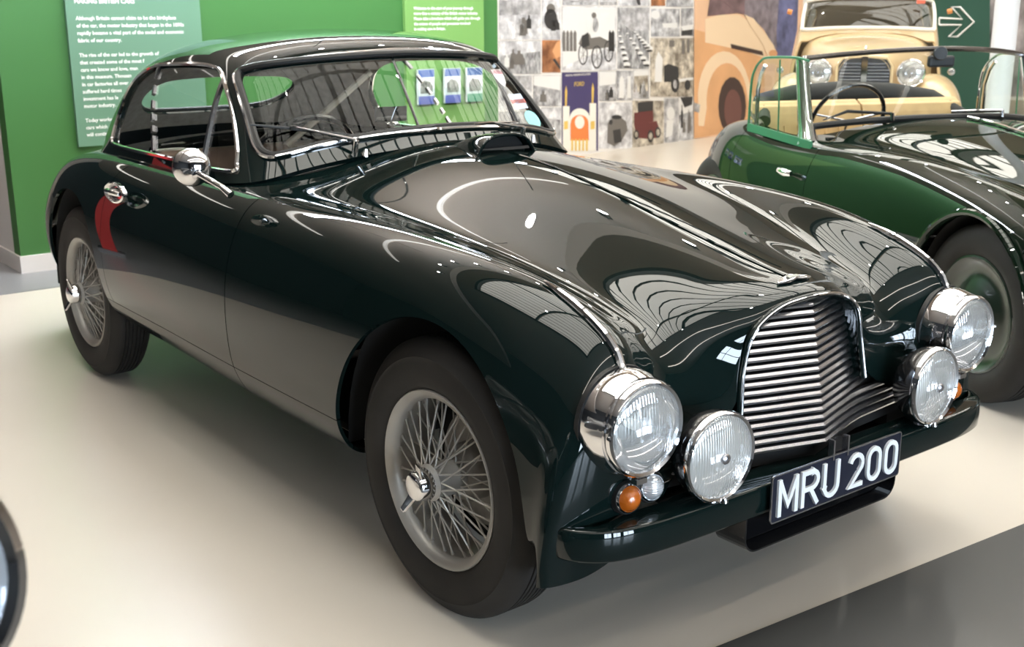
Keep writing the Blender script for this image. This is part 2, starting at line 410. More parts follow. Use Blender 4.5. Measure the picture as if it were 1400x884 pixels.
def make_panels():
    MT = pmat('white_lettering', (.85, .85, .82), .6)
    p1 = MB().box((GX+.014, .357, 1.45), (.028, .79, 1.51)).build('text_panel', pmat('teal_green_panel', (.125, .25, .165), .5))
    tag(p1, 'pale green information panel headed MAKING BRITISH CARS on the green wall', 'panel')
    L1 = ['Although Britain cannot claim to be the birthplace', 'of the car, the motor industry that began in the 1890s', 'rapidly became a vital part of the social and economic', 'fabric of our country.', '', 'The rise of the car led to the growth of', 'that created some of the most f', 'cars we know and love, man', 'in this museum. Thousan', 'in car factories all over', 'suffered hard times', 'investment has le', 'motor industry.', '', 'Today worker', 'cars which', 'will contin']
    X = GX+.0285
    text_lines(p1, ['MAKING BRITISH CARS'], .0335, .012, 1.490, .04, X, MT, .0010)
    t = text_lines(p1, L1, .0288, .013, 1.399, .0405, X, MT, .0007)
    p2 = MB().box((GX+.014, 2.525, 1.20), (.028, .655, 2.0)).build('text_panel', pmat('leaf_green_panel', (.155, .32, .085), .5))
    tag(p2, 'leaf green welcome panel on the green wall above the leaflet holders', 'panel')
    L2 = ['Welcome to the start of your journey through', 'more than a century of the British motor industry.', 'Please take a brochure which will guide you through', 'the scenes of people and processes involved', 'in making cars in Britain.']
    text_lines(p2, L2, .026, 2.268, 1.452, .034, GX+.0285, MT, .0006)
    # leaflet holders with brochures
    MA = glass_mat('clear_acrylic', (.93, .96, .95))
    cols = [((.10, .16, .38), (.14, .16, .5)), ((.10, .16, .38), (.14, .16, .5)), ((.08, .15, .34), (.10, .35, .22))]
    for i, y in enumerate((2.335, 2.555, 2.745)):
        nm = ['brochure with blue foot band, first holder from the information text edge', 'brochure with blue foot band, middle of the three holders', 'brochure with green foot band in the end holder'][i]
        R = Matrix.Rotation(math.radians(-8), 3, 'Y')
        h = empty('leaflet_holder', (GX+.0285, y, .82), 0, ['clear acrylic leaflet holder on the welcome panel nearest the panel seam', 'clear acrylic leaflet holder in the middle of the three', 'clear acrylic leaflet holder beside the photo collage'][i], 'leaflet holder', 'leaflet holders on the welcome panel')
        hb = MB().box((.003, 0, .11), (.004, .16, .24)).build('back_plate', MA, h)
        MB().box((.05, 0, .05), (.004, .16, .12)).build('front_plate', MA, h)
        MB().box((.027, 0, -.008), (.05, .16, .004)).build('tray', MA, h)
        b = MB().box((GX+.0515, y, .94), (.02, .135, .235)).build('brochure', pmat('brochure_white', (.72, .74, .76), .45))
        tag(b, nm, 'brochure', 'brochures in the leaflet holders')
        MB().box((GX+.062, y, 1.03), (.001, .13, .05)).build('title_band', pmat('band%d' % i, cols[i][0], .45), b)
        MB().box((GX+.062, y, .85), (.001, .13, .055)).build('foot_band', pmat('foot%d' % i, cols[i][1], .45), b)
        MB().prism([(-.05, -.05), (.05, -.05), (.05, .0), (.03, .03), (-.02, .04), (-.05, .01)], 0, .001, lambda u, v, hh: (GX+.0617+hh, y+u, .945+v)).build('cover_picture', pmat('cover_grey', (.22, .22, .2), .5, noise=(60, .7)), b)
# ------------------------------------------------------------------ photo collage and murals on the angled wall
def photo_mat(name, dark, light, scale=7, contrast=.25, stretch=(1, 1, 1)):
    m = pmat(name, light, .55); nt = m.node_tree; b = nt.nodes['Principled BSDF']
    tc = nt.nodes.new('ShaderNodeTexCoord'); mp = nt.nodes.new('ShaderNodeMapping'); mp.inputs['Scale'].default_value = stretch
    n = nt.nodes.new('ShaderNodeTexNoise'); n.inputs['Scale'].default_value = scale; n.inputs['Detail'].default_value = 6; n.inputs['Roughness'].default_value = .62; n.inputs['Distortion'].default_value = .15
    r = nt.nodes.new('ShaderNodeValToRGB'); e = r.color_ramp.elements; e[0].position = .5-contrast/2; e[1].position = .5+contrast/2; e[0].color = (*dark, 1); e[1].color = (*light, 1)
    k = e.new(.5); k.color = (*[(a*.55+b_*.45) for a, b_ in zip(dark, light)], 1)
    nt.links.new(tc.outputs['Object'], mp.inputs[0]); nt.links.new(mp.outputs[0], n.inputs['Vector']); nt.links.new(n.outputs['Fac'], r.inputs[0]); nt.links.new(r.outputs[0], b.inputs['Base Color'])
    return m
def flat_shape(name, pts, mat, parent, p0, n, off, th=.002):
    """a printed shape traced in pixels and laid on a real wall plane"""
    P = [on_plane(x, y, p0, n, off) for x, y in pts]; Q = [p+Vector(n)*th for p in P]; k = len(P)
    return MB().add(P+Q, [tuple(range(k))[::-1], tuple(range(k, 2*k))]+[(i, (i+1) % k, k+(i+1) % k, k+i) for i in range(k)]).build(name, mat, parent)
def ell(cx, cy, rx, ry, n=18, a0=0, a1=360): return [(cx+rx*math.cos(math.radians(a0+(a1-a0)*i/n)), cy+ry*math.sin(math.radians(a0+(a1-a0)*i/n))) for i in range(n if a1-a0 == 360 else n+1)]
def make_collage():
    WM = pmat('collage_board', (.80, .78, .76), .6)
    L = 10.4; c = CW0+CWD*(L/2-1.2)-CWN*.06
    wl = struct(MB().box((c.x, c.y, 1.75), (.12, L, 3.5), R=Matrix.Rotation(math.atan2(CWD.y, CWD.x)-PI/2, 3, 'Z')).build('wall_collage', WM))
    bw = photo_mat('print_grey', (.16, .16, .175), (.74, .75, .78), 9, .3)
    bwl = photo_mat('print_light', (.34, .34, .37), (.86, .87, .90), 8, .3)
    bwd = photo_mat('print_crowd', (.14, .14, .15), (.55, .56, .58), 22, .3, (1, 1, .5))
    sep = photo_mat('print_sepia', (.17, .145, .115), (.74, .68, .58), 9, .28)
    brn = photo_mat('print_brown', (.16, .06, .025), (.62, .28, .13), 6, .35)
    gry = photo_mat('print_mid', (.24, .24, .25), (.62, .62, .65), 10, .3)
    dk = pmat('print_ink', (.035, .035, .037), .55); md = pmat('print_ink_mid', (.16, .15, .14), .55); lt = pmat('print_paper', (.74, .74, .74), .55); skin = pmat('print_skin', (.70, .36, .17), .55)
    G = 'prints in the photo collage'
    RND = random.Random(11)
    def scene_bits(o, x0, y0, x1, y1):
        w, h = x1-x0, y1-max(y0, 0); yy = max(y0, 0)
        sh('tone_shape', [(x0+.5, yy+.5), (x1-.5, yy+.5), (x1-.5, yy+h*RND.uniform(.25, .5)), (x0+.5, yy+h*RND.uniform(.25, .5))], RND.choice([lt, gry, bwl]), o, 0)
        for q in range(RND.randint(3, 6)):
            cx = x0+w*RND.uniform(.12, .88); bw_ = w*RND.uniform(.05, .13); bh = h*RND.uniform(.25, .55); by = yy+h*RND.uniform(.7, .97); m = RND.choice([dk, md, md, gry, lt])
            if h < 22: continue
            sh('figure_shape', [(cx-bw_, by), (cx-bw_*.9, by-bh*.7), (cx-bw_*.35, by-bh*.78), (cx-bw_*.35, by-bh), (cx+bw_*.35, by-bh), (cx+bw_*.35, by-bh*.78), (cx+bw_*.9, by-bh*.7), (cx+bw_, by)], m, o, 1+q % 3)
    def pr(x0, y0, x1, y1, mat, lab, bits=None):
        # rows rise slightly to the right like the wall's own horizontals
        o = flat_shape('photo_print', [(x0, y0), (x1, y0), (x1, y1), (x0, y1)], mat, None, CW0, CWN, .001, .004)
        if bits or mat in (bwd, bwl, bw, gry) and bits is None and not any(k in lab for k in ('carriage with', 'rows of new', 'plinth', 'profile', 'desk', 'boat', 'two pale')): scene_bits(o, x0, y0, x1, y1)
        return tag(o, lab, 'photo print', G)
    def sh(nm, pts, mat, par, k=1): return flat_shape(nm, pts, mat, par, CW0, CWN, .0052+.0012*k, .001)
    pr(682, -12, 739, 54, bwl, 'light grey print of a pale car bonnet beside the green wall'); 
    o = pr(741, -12, 766, 54, bwl, 'narrow print of a dark car seen head on'); sh('car_shape', ell(753, 26, 9, 14), dk, o); sh('car_shape', ell(753, 12, 6, 7), md, o)
    pr(769, -12, 818, 7, bw, 'print strip above the motor carriage picture'); pr(820, -12, 843, 7, gry, 'small grey print strip above the motor carriage picture')
    o = pr(845, -12, 888, 8, bwl, 'pale print strip with a black curve above the rows of cars'); sh('ink_shape', [(868, -5), (874, -5), (876, 7), (872, 7)], dk, o)
    pr(890, -12, 909, 8, brn, 'small orange print strip above the desk picture'); pr(911, -12, 948, 9, bw, 'grey print strip above the desk picture near the large mural')
    pr(682, 56, 739, 101, bwd, 'print of a dense dark crowd beside the green wall')
    o = pr(741, 55, 766, 99, brn, 'orange brown print of a hand working on metal'); sh('hand_shape', [(755, 70), (761, 58), (766, 55), (766, 77), (760, 80)], skin, o); sh('tool_shape', [(755, 81), (759, 80), (766, 91), (766, 96)], dk, o)
    # the motor carriage
    o = pr(768, 9, 842, 96, bwl, 'large bright print of an early motor carriage with a seated driver')
    sh('sky_shape', [(769, 10), (841, 10), (841, 60), (769, 92)], lt, o, 0)
    for x, y, rx, ry in ((797, 74, 6.5, 15), (816, 78, 7.5, 16), (832, 70, 6.5, 15)):
        for a in range(0, 360, 20):
            A = ell(x, y, rx, ry, 1, a, a+20); B = ell(x, y, rx*.8, ry*.86, 1, a, a+20); sh('wheel_rim', [A[0], A[1], B[1], B[0]], dk, o)
        for a in (20, 80, 140): dx, dy = rx*math.cos(math.radians(a)), ry*math.sin(math.radians(a)); sh('wheel_spoke', [(x-dx, y-dy), (x-dx+.7, y-dy), (x+dx+.7, y+dy), (x+dx, y+dy)], md, o)
    sh('carriage_body', [(791, 60), (796, 48), (806, 46), (808, 52), (820, 50), (832, 56), (836, 64), (822, 66), (800, 68)], md, o); sh('carriage_body', [(795, 50), (804, 44), (806, 62), (796, 66)], dk, o, 2)
    sh('driver_shape', ell(807, 33, 6, 9), lt, o, 2); sh('driver_shape', ell(812, 21, 3.2, 4), md, o, 2); sh('driver_shape', ell(814, 34, 4, 10), gry, o, 2)
    for x in (771, 776, 781, 786, 834, 838): sh('onlooker_shape', [(x-2, 70), (x-2, 45), (x, 41), (x+2, 45), (x+2, 70)], dk if x > 800 else md, o)
    # rows of new cars
    o = pr(844, 10, 887, 94, bwd, 'print of long rows of new cars in a works yard')
    sh('building_shape', [(850, 10), (888, 10), (888, 42), (862, 42), (850, 30)], gry, o)
    for r, (xa, ya, xb, yb) in enumerate(((846, 42, 857, 88), (858, 46, 884, 86), (868, 44, 888, 66))):
        for t in np.linspace(0, 1, 7): q = 1.6+3.2*t; x = xa+(xb-xa)*t; y = ya+(yb-ya)*t; sh('car_shape', ell(x, y, q, q*.75, 10), lt, o); sh('car_shade', ell(x, y+q*.7, q*.9, q*.35, 8), dk, o, 2)
    o = pr(890, 12, 929, 50, bw, 'print of office workers at a desk'); sh('desk_shape', [(905, 32), (926, 31), (926, 38), (907, 38)], lt, o); sh('lamp_shape', ell(896, 20, 6, 6, 12), lt, o)
    o = pr(931, 11, 948, 49, bw, 'narrow print of a boat and chairs beside the large mural'); sh('boat_shape', [(931, 36), (948, 33), (947, 40), (934, 42)], lt, o); sh('boat_shape', [(932, 42), (947, 40), (946, 48), (932, 48)], dk, o)
    # the truck
    o = pr(889, 52, 948, 132, sep, 'sepia print of a square open truck outside a building')
    for w in ((915, 55, 922, 64), (932, 55, 936, 74), (939, 54, 943, 72)): sh('window_shape', [(w[0], w[1]), (w[2], w[1]), (w[2], w[3]), (w[0], w[3])], md, o)
    sh('truck_body', [(908, 90), (914, 87), (928, 92), (928, 106), (920, 112), (908, 112)], dk, o); sh('truck_body', [(926, 84), (948, 83), (948, 106), (928, 107)], sep, o); sh('truck_step', [(928, 108), (948, 105), (948, 109), (929, 112)], lt, o)
    sh('wheel_shape', ell(923, 115, 5.5, 11.5), dk, o, 2); sh('wheel_shape', ell(923, 115, 2.6, 6), gry, o, 3); sh('wheel_shape', ell(940, 116, 4, 7), dk, o, 2)
    sh('driver_shape', [(895, 112), (896, 82), (900, 70), (906, 80), (905, 112)], lt, o)
    # the exhibition handbook cover
    o = flat_shape('poster_print', [(768, 99), (817.3, 98), (817.3, 206), (768, 206)], pmat('poster_navy', (.055, .045, .135), .5), None, CW0, CWN, .001, .004)
    tag(o, 'navy exhibition handbook poster with an orange arched building, lettered FORD', 'poster')
    cr = pmat('poster_cream', (.80, .78, .72), .5); og = pmat('poster_orange', (.75, .22, .06), .5); gd = pmat('poster_gold', (.72, .50, .12), .5)
    for x0, x1, yt in ((769.5, 778.5, 145), (806, 815, 141)):
        sh('tower_shape', [(x0, yt), (x1, yt), (x1, 206), (x0, 206)], cr, o); sh('tower_window', [(x0+1.5, 166), (x1-2, 165), (x1-2, 176), (x0+1.5, 177)], gd, o, 2)
        sh('statue_shape', [(x0+3, yt), (x0+3, yt-20), (x0+4.5, yt-28), (x0+6, yt-20), (x0+5, yt)], gd, o)
    sh('arch_shape', [(778, 206), (778, 160)]+ell(792.5, 163, 14, 15, 12, 180, 360)+[(806.5, 206)], cr, o)
    sh('arch_shape', [(780, 192), (780, 168)]+ell(792.5, 168, 12, 11, 12, 180, 360)+[(805, 192)], og, o, 2); sh('arch_shape', ell(792.5, 167, 6.5, 9), cr, o, 3)
    for x in (781, 786, 791, 796, 801): sh('column_shape', [(x, 190), (x+2.5, 190), (x+2.5, 206), (x, 206)], gd, o, 3)
    for t, x, y, s in (('OFFICIAL HANDBOOK & GUIDE', 773, 104.5, .028), ('FORD', 785, 118, .062)):
        text_lines(o, [t], s, 0, 0, 0, 0, gd if t == 'FORD' else cr, 0, math.atan2(CWD.y, CWD.x), on_plane(x, y, CW0, CWN, .008))
    pr(819, 97.5, 842, 138, gry, 'grey print of a figure in overalls beside the navy poster'); o = pr(843, 96.5, 865, 137, bw, 'print of two pale figures above the brown car'); sh('figure_shape', [(846, 134), (847, 108), (850, 103), (853, 108), (853, 134)], lt, o); sh('figure_shape', [(857, 134), (858, 104), (862, 104), (863, 134)], lt, o)
    o = pr(866, 95.5, 887, 135, gry, 'print of a plain garage front above the brown car'); sh('door_shape', [(867, 104), (886, 103), (886, 124), (867, 126)], sep, o)
    o = pr(819, 140, 864, 203, bwl, 'print of an antique car on a stone plinth seen from the front'); sh('car_shape', [(830, 195), (831, 168), (838, 160), (846, 158), (856, 166), (858, 178), (850, 192), (840, 200)], md, o); sh('car_shape', ell(843, 160, 7, 3), dk, o, 2); sh('car_shape', ell(835, 167, 2.5, 3.5), dk, o, 2); sh('car_shape', [(838, 178), (848, 176), (850, 194), (840, 196)], dk, o, 2)
    o = pr(864.5, 137.5, 907, 201, sep, 'colour print of a maroon antique car before a window'); mar = pmat('print_maroon', (.13, .03, .03), .5)
    sh('window_shape', [(872, 140), (893, 138), (893, 152), (872, 154)], dk, o); sh('car_shape', [(867, 154), (893, 151), (893, 166), (886, 168), (889, 190), (870, 188), (867, 170)], mar, o, 2); sh('car_shape', [(886, 168), (898, 165), (902, 178), (900, 188), (887, 190)], mar, o, 2)
    for x, y, rx, ry in ((889.5, 186, 4.2, 8.5), (899.5, 181, 4, 7.5), (870, 184, 3.4, 6.5)): sh('wheel_shape', ell(x, y, rx, ry), dk, o, 3); sh('wheel_shape', ell(x, y, rx*.6, ry*.6), sep, o, 4)
    o = pr(908, 134, 927, 195, gry, 'narrow print of a face in profile low on the wall'); sh('face_shape', ell(917, 155, 5.5, 9), lt, o); sh('face_shape', [(912, 164), (921, 164), (919, 185), (910, 188)], lt, o)
    o = pr(928, 132, 947.5, 192, bw, 'narrow print of a worker bending over, beside the large mural'); sh('worker_shape', [(930, 133), (947, 132), (946, 143), (936, 147)], dk, o)
    pr(729, 103, 766.5, 145, bw, 'grey print of racing cars behind the coupe windscreen pillar'); pr(740, 147, 766.5, 190, bw, 'grey print low beside the navy poster'); pr(682, 103, 727, 150, bwl, 'pale print seen through the coupe side window'); pr(682, 152, 738, 200, bw, 'grey print of a car low beside the green wall')
    # large colour mural: a tan saloon with two men
    P0 = CW0; off = .012
    mu = flat_shape('car_mural', [(949, -14), (1097, -14), (1097, 178), (949, 189)], pmat('mural_peach', (.80, .52, .34), .55, noise=(1.2, .12)), None, CW0, CWN, .001, .01)
    tag(mu, 'large colour mural of a tan saloon car with men standing behind it', 'mural')
    def ms(nm, pts, mat, k): return flat_shape(nm, pts, mat, mu, CW0, CWN, off+.0012*k, .001)
    tan = pmat('mural_tan', (.72, .40, .20), .55, noise=(2, .1)); crm = pmat('mural_cream', (.85, .66, .46), .55); drk = pmat('mural_dark', (.06, .035, .03), .55)
    ms('bonnet_shape', [(964, 26), (985, 20), (1010, 20), (1028, 32), (1043, 58), (1047, 80), (1020, 70), (964, 58)], crm, 1)
    ms('body_shape', [(949, 40), (964, 44), (1044, 62), (1046, 150), (1020, 176), (949, 189)], tan, 0)
    ms('windscreen_shape', [(966, -14), (972, -14), (967, 22), (1008, 18), (1018, 20), (1018, -14)], pmat('mural_violet', (.20, .13, .14), .55, noise=(5, .4)), 2)
    ms('wing_shape', [(955, 172)]+[(990+36*math.cos(math.radians(a)), 132-62*math.sin(math.radians(a))) for a in range(190, 20, -14)]+[(1040, 176)], crm, 2)
    ms('wing_shape', [(962, 176)]+[(994+28*math.cos(math.radians(a)), 138-52*math.sin(math.radians(a))) for a in range(190, 0, -14)]+[(1030, 178)], tan, 3)
    ms('tyre_shape', ell(1001, 145, 19, 40), drk, 4); ms('tyre_shape', ell(1002, 150, 12, 28), pmat('mural_maroon', (.16, .07, .06), .55), 5)
    ms('trim_shape', [(999, 60), (1042, 70), (1044, 76), (1000, 66)], drk, 4)
    ms('highlight_shape', [(1018, 20), (1030, 25), (1046, 45), (1058, 62), (1062, 78), (1050, 78), (1040, 55), (1026, 36)], crm, 5)
    ms('man_shape', [(1018, -14), (1067, -14), (1064, 40), (1066, 78), (1056, 60), (1044, 40), (1030, 26), (1018, 22)], pmat('mural_grey_suit', (.22, .19, .22), .55, noise=(9, .4)), 2)
    ms('man_shape', [(1066, -14), (1092, -14), (1090, 40), (1082, 78), (1062, 78), (1062, 40)], pmat('mural_navy_suit', (.13, .14, .27), .55, noise=(6, .5)), 3)
    ms('hand_shape', ell(1057, 73, 6, 5, 12), skin, 6)
    ms('stripe_shape', [(949, 140), (957, 143), (956, 154), (949, 152)], gry, 4)
def make_right_background():
    # dark green sign board with a white outlined arrow
    n = Vector((CAM_P[0], CAM_P[1], 0))-Vector((-2.78, 6.6, 0)); n.z = 0; n.normalize()
    p0 = Vector((-4.6, 9.2, 0))
    sg = flat_shape('arrow_sign', [(1262, -30), (1354, -30), (1352, 198), (1262, 198)], pmat('sign_green', (.008, .06, .035), .5), None, p0, n, 0, .05)
    tag(sg, 'dark green sign column with a white outlined arrow', 'sign')
    MT = pmat('white_lettering', (.85, .85, .82), .6)
    arrow = [(1284, 24.5), (1316, 26), (1300.5, 9.5), (1312.5, 9.5), (1331.5, 30), (1309, 50), (1297, 50), (1314.5, 34), (1284, 34)]
    P = [on_plane(x, y, p0, n, .06) for x, y in arrow]
    MB().tube(P, .009, 4, close=False).build('arrow_outline', MT, sg)
    MB().tube([P[0], P[-1]], .009, 4).build('arrow_outline', MT, sg)
    # pale round column
    c = on_plane(1366, 120, Vector((-2.2, 6.2, 0)), n); 
    t = MB().tube([(c.x, c.y, 0), (c.x, c.y, HZ)], .085, 24).build('roof_column', pmat('column_grey', (.66, .67, .70), .5)); tag(t, 'pale grey round column beside the dark green arrow sign', 'column')
    # far mural on the wall beyond
    p1 = Vector((2.5, 14.5, 0)); n1 = Vector((.1, -1, 0)).normalized()
    fm = flat_shape('engine_mural', [(1352, -60), (1470, -60), (1470, 132), (1352, 132)], photo_mat('print_engine', (.03, .026, .028), (.50, .46, .46), 2.2, .3, (1, 1, .6)), None, p1, n1, 0, .03)
    tag(fm, 'grey photographic mural of machinery beyond the pale column', 'mural')
    struct(flat_shape('wall_mural', [(1330, -80), (1500, -80), (1500, 136), (1330, 136)], pmat('white_wall_paint', (.74, .70, .67), .6), None, p1, n1, -.1, .09))
# ------------------------------------------------------------------ the dark green coupe
def coupe_surface():
    X = [-3.40, -3.25, -3.05, -2.8, -2.55, -2.3, -2.05, -1.8, -1.55, -1.3, -1.1, -.9, -.7, -.5, -.3, -.12, .04, .18, .29, .38]
    zc = [(-3.40, .60), (-3.25, .75), (-3.05, .86), (-2.8, .93), (-2.3, .97), (-1.55, 1.0), (-1.1, 1.025), (-.9, 1.028), (-.7, 1.018), (-.5, .996), (-.3, .961), (-.12, .921), (.04, .886), (.18, .856), (.29, .834), (.38, .818)]
    fr = [.38, .29, .18, .04, -.12, -.3, -.5, -.7, -.9, -1.1]
    def keys(front, rear): return sorted(list(zip(fr, front))+rear)
    W = [(-3.4, .70), (-3.25, .81), (-3.05, .90), (-2.8, .96), (-2.55, .985), (-2.05, 1), (-1.1, 1), (.4, 1)]
    R = lambda *z: list(zip([-1.55, -2.05, -2.3, -2.55, -2.8, -3.05, -3.25, -3.4], z))
    K = lambda v: [(-3.4, v), (-1.55, v)]
    rows = [
     ([(-3.4, 0), (.4, 0)], zc),
     ([(-3.4, .12), (.4, .12)], [(x, z-.007) for x, z in zc]),
     ([(-3.4, .25), (.4, .25)], keys([.776, .793, .818, .850, .888, .930, .966, .989, 1.001, 1.000], R(.985, .97, .96, .945, .92, .85, .74, .59))),
     (keys([.355, .37, .39, .42, .44, .45, .46, .465, .47, .47], K(.47)), keys([.722, .753, .788, .824, .855, .886, .913, .933, .946, .952], R(.955, .95, .945, .93, .90, .835, .725, .58))),
     (keys([.42, .44, .46, .49, .51, .525, .54, .55, .56, .56], K(.57)), keys([.722, .757, .795, .830, .857, .880, .900, .915, .927, .935], R(.935, .932, .93, .915, .885, .82, .715, .575))),
     (keys([.485, .50, .52, .55, .57, .585, .595, .60, .605, .61], K(.62)), keys([.748, .786, .821, .853, .874, .893, .904, .911, .918, .924], R(.924, .922, .92, .905, .875, .81, .705, .57))),
     (keys([.54, .55, .565, .595, .615, .63, .64, .645, .65, .65], K(.66)), keys([.779, .815, .847, .874, .891, .904, .910, .912, .914, .916], R(.916, .915, .913, .90, .869, .803, .695, .56))),
     (keys([.592, .605, .62, .648, .665, .68, .69, .695, .70, .70], K(.705)), keys([.792, .827, .856, .878, .892, .901, .904, .903, .903, .903], R(.902, .904, .905, .892, .862, .792, .682, .55))),
     (keys([.66, .68, .695, .72, .735, .745, .75, .755, .755, .755], K(.757)), keys([.757, .797, .827, .848, .858, .862, .862, .86, .86, .86], R(.86, .862, .866, .852, .822, .747, .64, .53))),
     (keys([.72, .74, .752, .77, .782, .79, .793, .795, .797, .80], K(.80)), keys([.66, .71, .742, .767, .777, .779, .776, .773, .772, .77], R(.77, .77, .775, .763, .733, .67, .58, .51))),
     (keys([.752, .772, .785, .80, .81, .818, .821, .823, .825, .825], K(.822)), keys([.57, .61, .64, .66, .665, .666, .665, .665, .665, .665], R(.665, .665, .665, .66, .64, .60, .53, .49))),
     (keys([.765, .782, .794, .806, .815, .823, .826, .828, .829, .829], K(.825)), keys([.49, .51, .53, .54, .545, .547, .547, .547, .547, .547], R(.547, .547, .547, .54, .53, .51, .48, .46))),
     (keys([.776, .788, .796, .805, .812, .818, .820, .822, .822, .822], K(.816)), keys([.43, .435, .44, .442, .445, .445, .445, .445, .445, .445], R(.445, .445, .445, .445, .445, .44, .44, .43))),
     (keys([.778, .786, .790, .796, .80, .806, .808, .809, .809, .809], K(.80)), keys([.365, .375, .38, .384, .386, .386, .386, .386, .387, .388], R(.39, .392, .393, .393, .393, .393, .393, .393))),
     (keys([.774, .775, .776, .776, .776, .78, .782, .782, .782, .782], K(.775)), keys([.325, .33, .33, .33, .33, .33, .33, .33, .332, .333], R(.338, .342, .345, .345, .345, .35, .355, .36))),
     (keys([.73, .735, .738, .74, .742, .745, .745, .745, .745, .745], K(.74)), keys([.285, .285, .287, .289, .29, .29, .29, .29, .291, .292], R(.297, .303, .31, .31, .315, .32, .33, .34))),
     (keys([.66]*10, K(.66)), keys([.27]*10, R(.28, .285, .29, .29, .295, .305, .32, .33)))]
    front = [
     [(.425, 0, .810), (.455, 0, .804), (.476, 0, .797), (.487, 0, .789), (.49, 0, .78)],
     [(.42, .12, .799), (.447, .117, .791), (.466, .112, .783), (.475, .11, .775), (.478, .108, .766)],
     [(.415, .235, .759), (.44, .22, .749), (.458, .205, .738), (.468, .195, .727), (.471, .19, .718)],
     [(.407, .335, .698), (.434, .295, .676), (.454, .25, .655), (.465, .225, .642), (.468, .218, .634)],
     [(.414, .40, .676), (.444, .365, .625), (.463, .31, .575), (.475, .25, .542), (.478, .232, .530)],
     [(.425, .475, .69), (.448, .462, .61), (.455, .44, .545), (.46, .41, .49), (.461, .40, .47)],
     [(.445, .535, .734), (.475, .525, .645), (.482, .505, .53), (.478, .47, .42), (.472, .455, .385)],
     [(.454, .592, .752), (.488, .592, .668), (.497, .592, .53), (.492, .585, .40), (.46, .56, .28)],
     [(.450, .662, .710), (.482, .672, .63), (.494, .68, .51), (.490, .685, .39), (.468, .67, .255)],
     [(.438, .72, .625), (.462, .73, .565), (.474, .737, .47), (.474, .74, .37), (.458, .728, .25)],
     [(.425, .754, .55), (.442, .764, .50), (.454, .772, .43), (.456, .776, .35), (.445, .770, .247)],
     [(.418, .770, .475), (.432, .779, .435), (.440, .784, .375), (.442, .787, .315), (.433, .782, .246)],
     [(.41, .780, .415), (.425, .786, .388), (.433, .789, .34), (.434, .790, .295), (.426, .786, .245)],
     [(.405, .783, .358), (.418, .787, .343), (.426, .790, .305), (.428, .791, .275), (.42, .787, .243)],
     [(.40, .780, .322), (.413, .783, .312), (.42, .786, .28), (.422, .786, .26), (.413, .782, .242)],
     [(.38, .73, .285), (.382, .73, .28), (.40, .735, .262), (.405, .735, .25), (.4, .73, .24)],
     [(.375, .66, .269), (.374, .66, .268), (.373, .66, .267), (.372, .66, .266), (.365, .66, .264)]]
    w = pchip(W, X); G = np.zeros((2+len(X)+5, len(rows), 3))
    for j, (ak, zk) in enumerate(rows):
        a = pchip(ak, X)*w; z = pchip(zk, X)
        G[2:2+len(X), j] = np.stack([X, -a, z], 1)
        G[1, j] = (-3.455, -a[0]*.85, .49+(z[0]-.49)*.85); G[0, j] = (-3.475, -a[0]*.3, .49+(z[0]-.49)*.3)
        for k in range(5): q = front[j][k]; G[2+len(X)+k, j] = (q[0], -q[1], q[2])
    return Surf.from_grid(G, 7, 6, True, flip=False), front
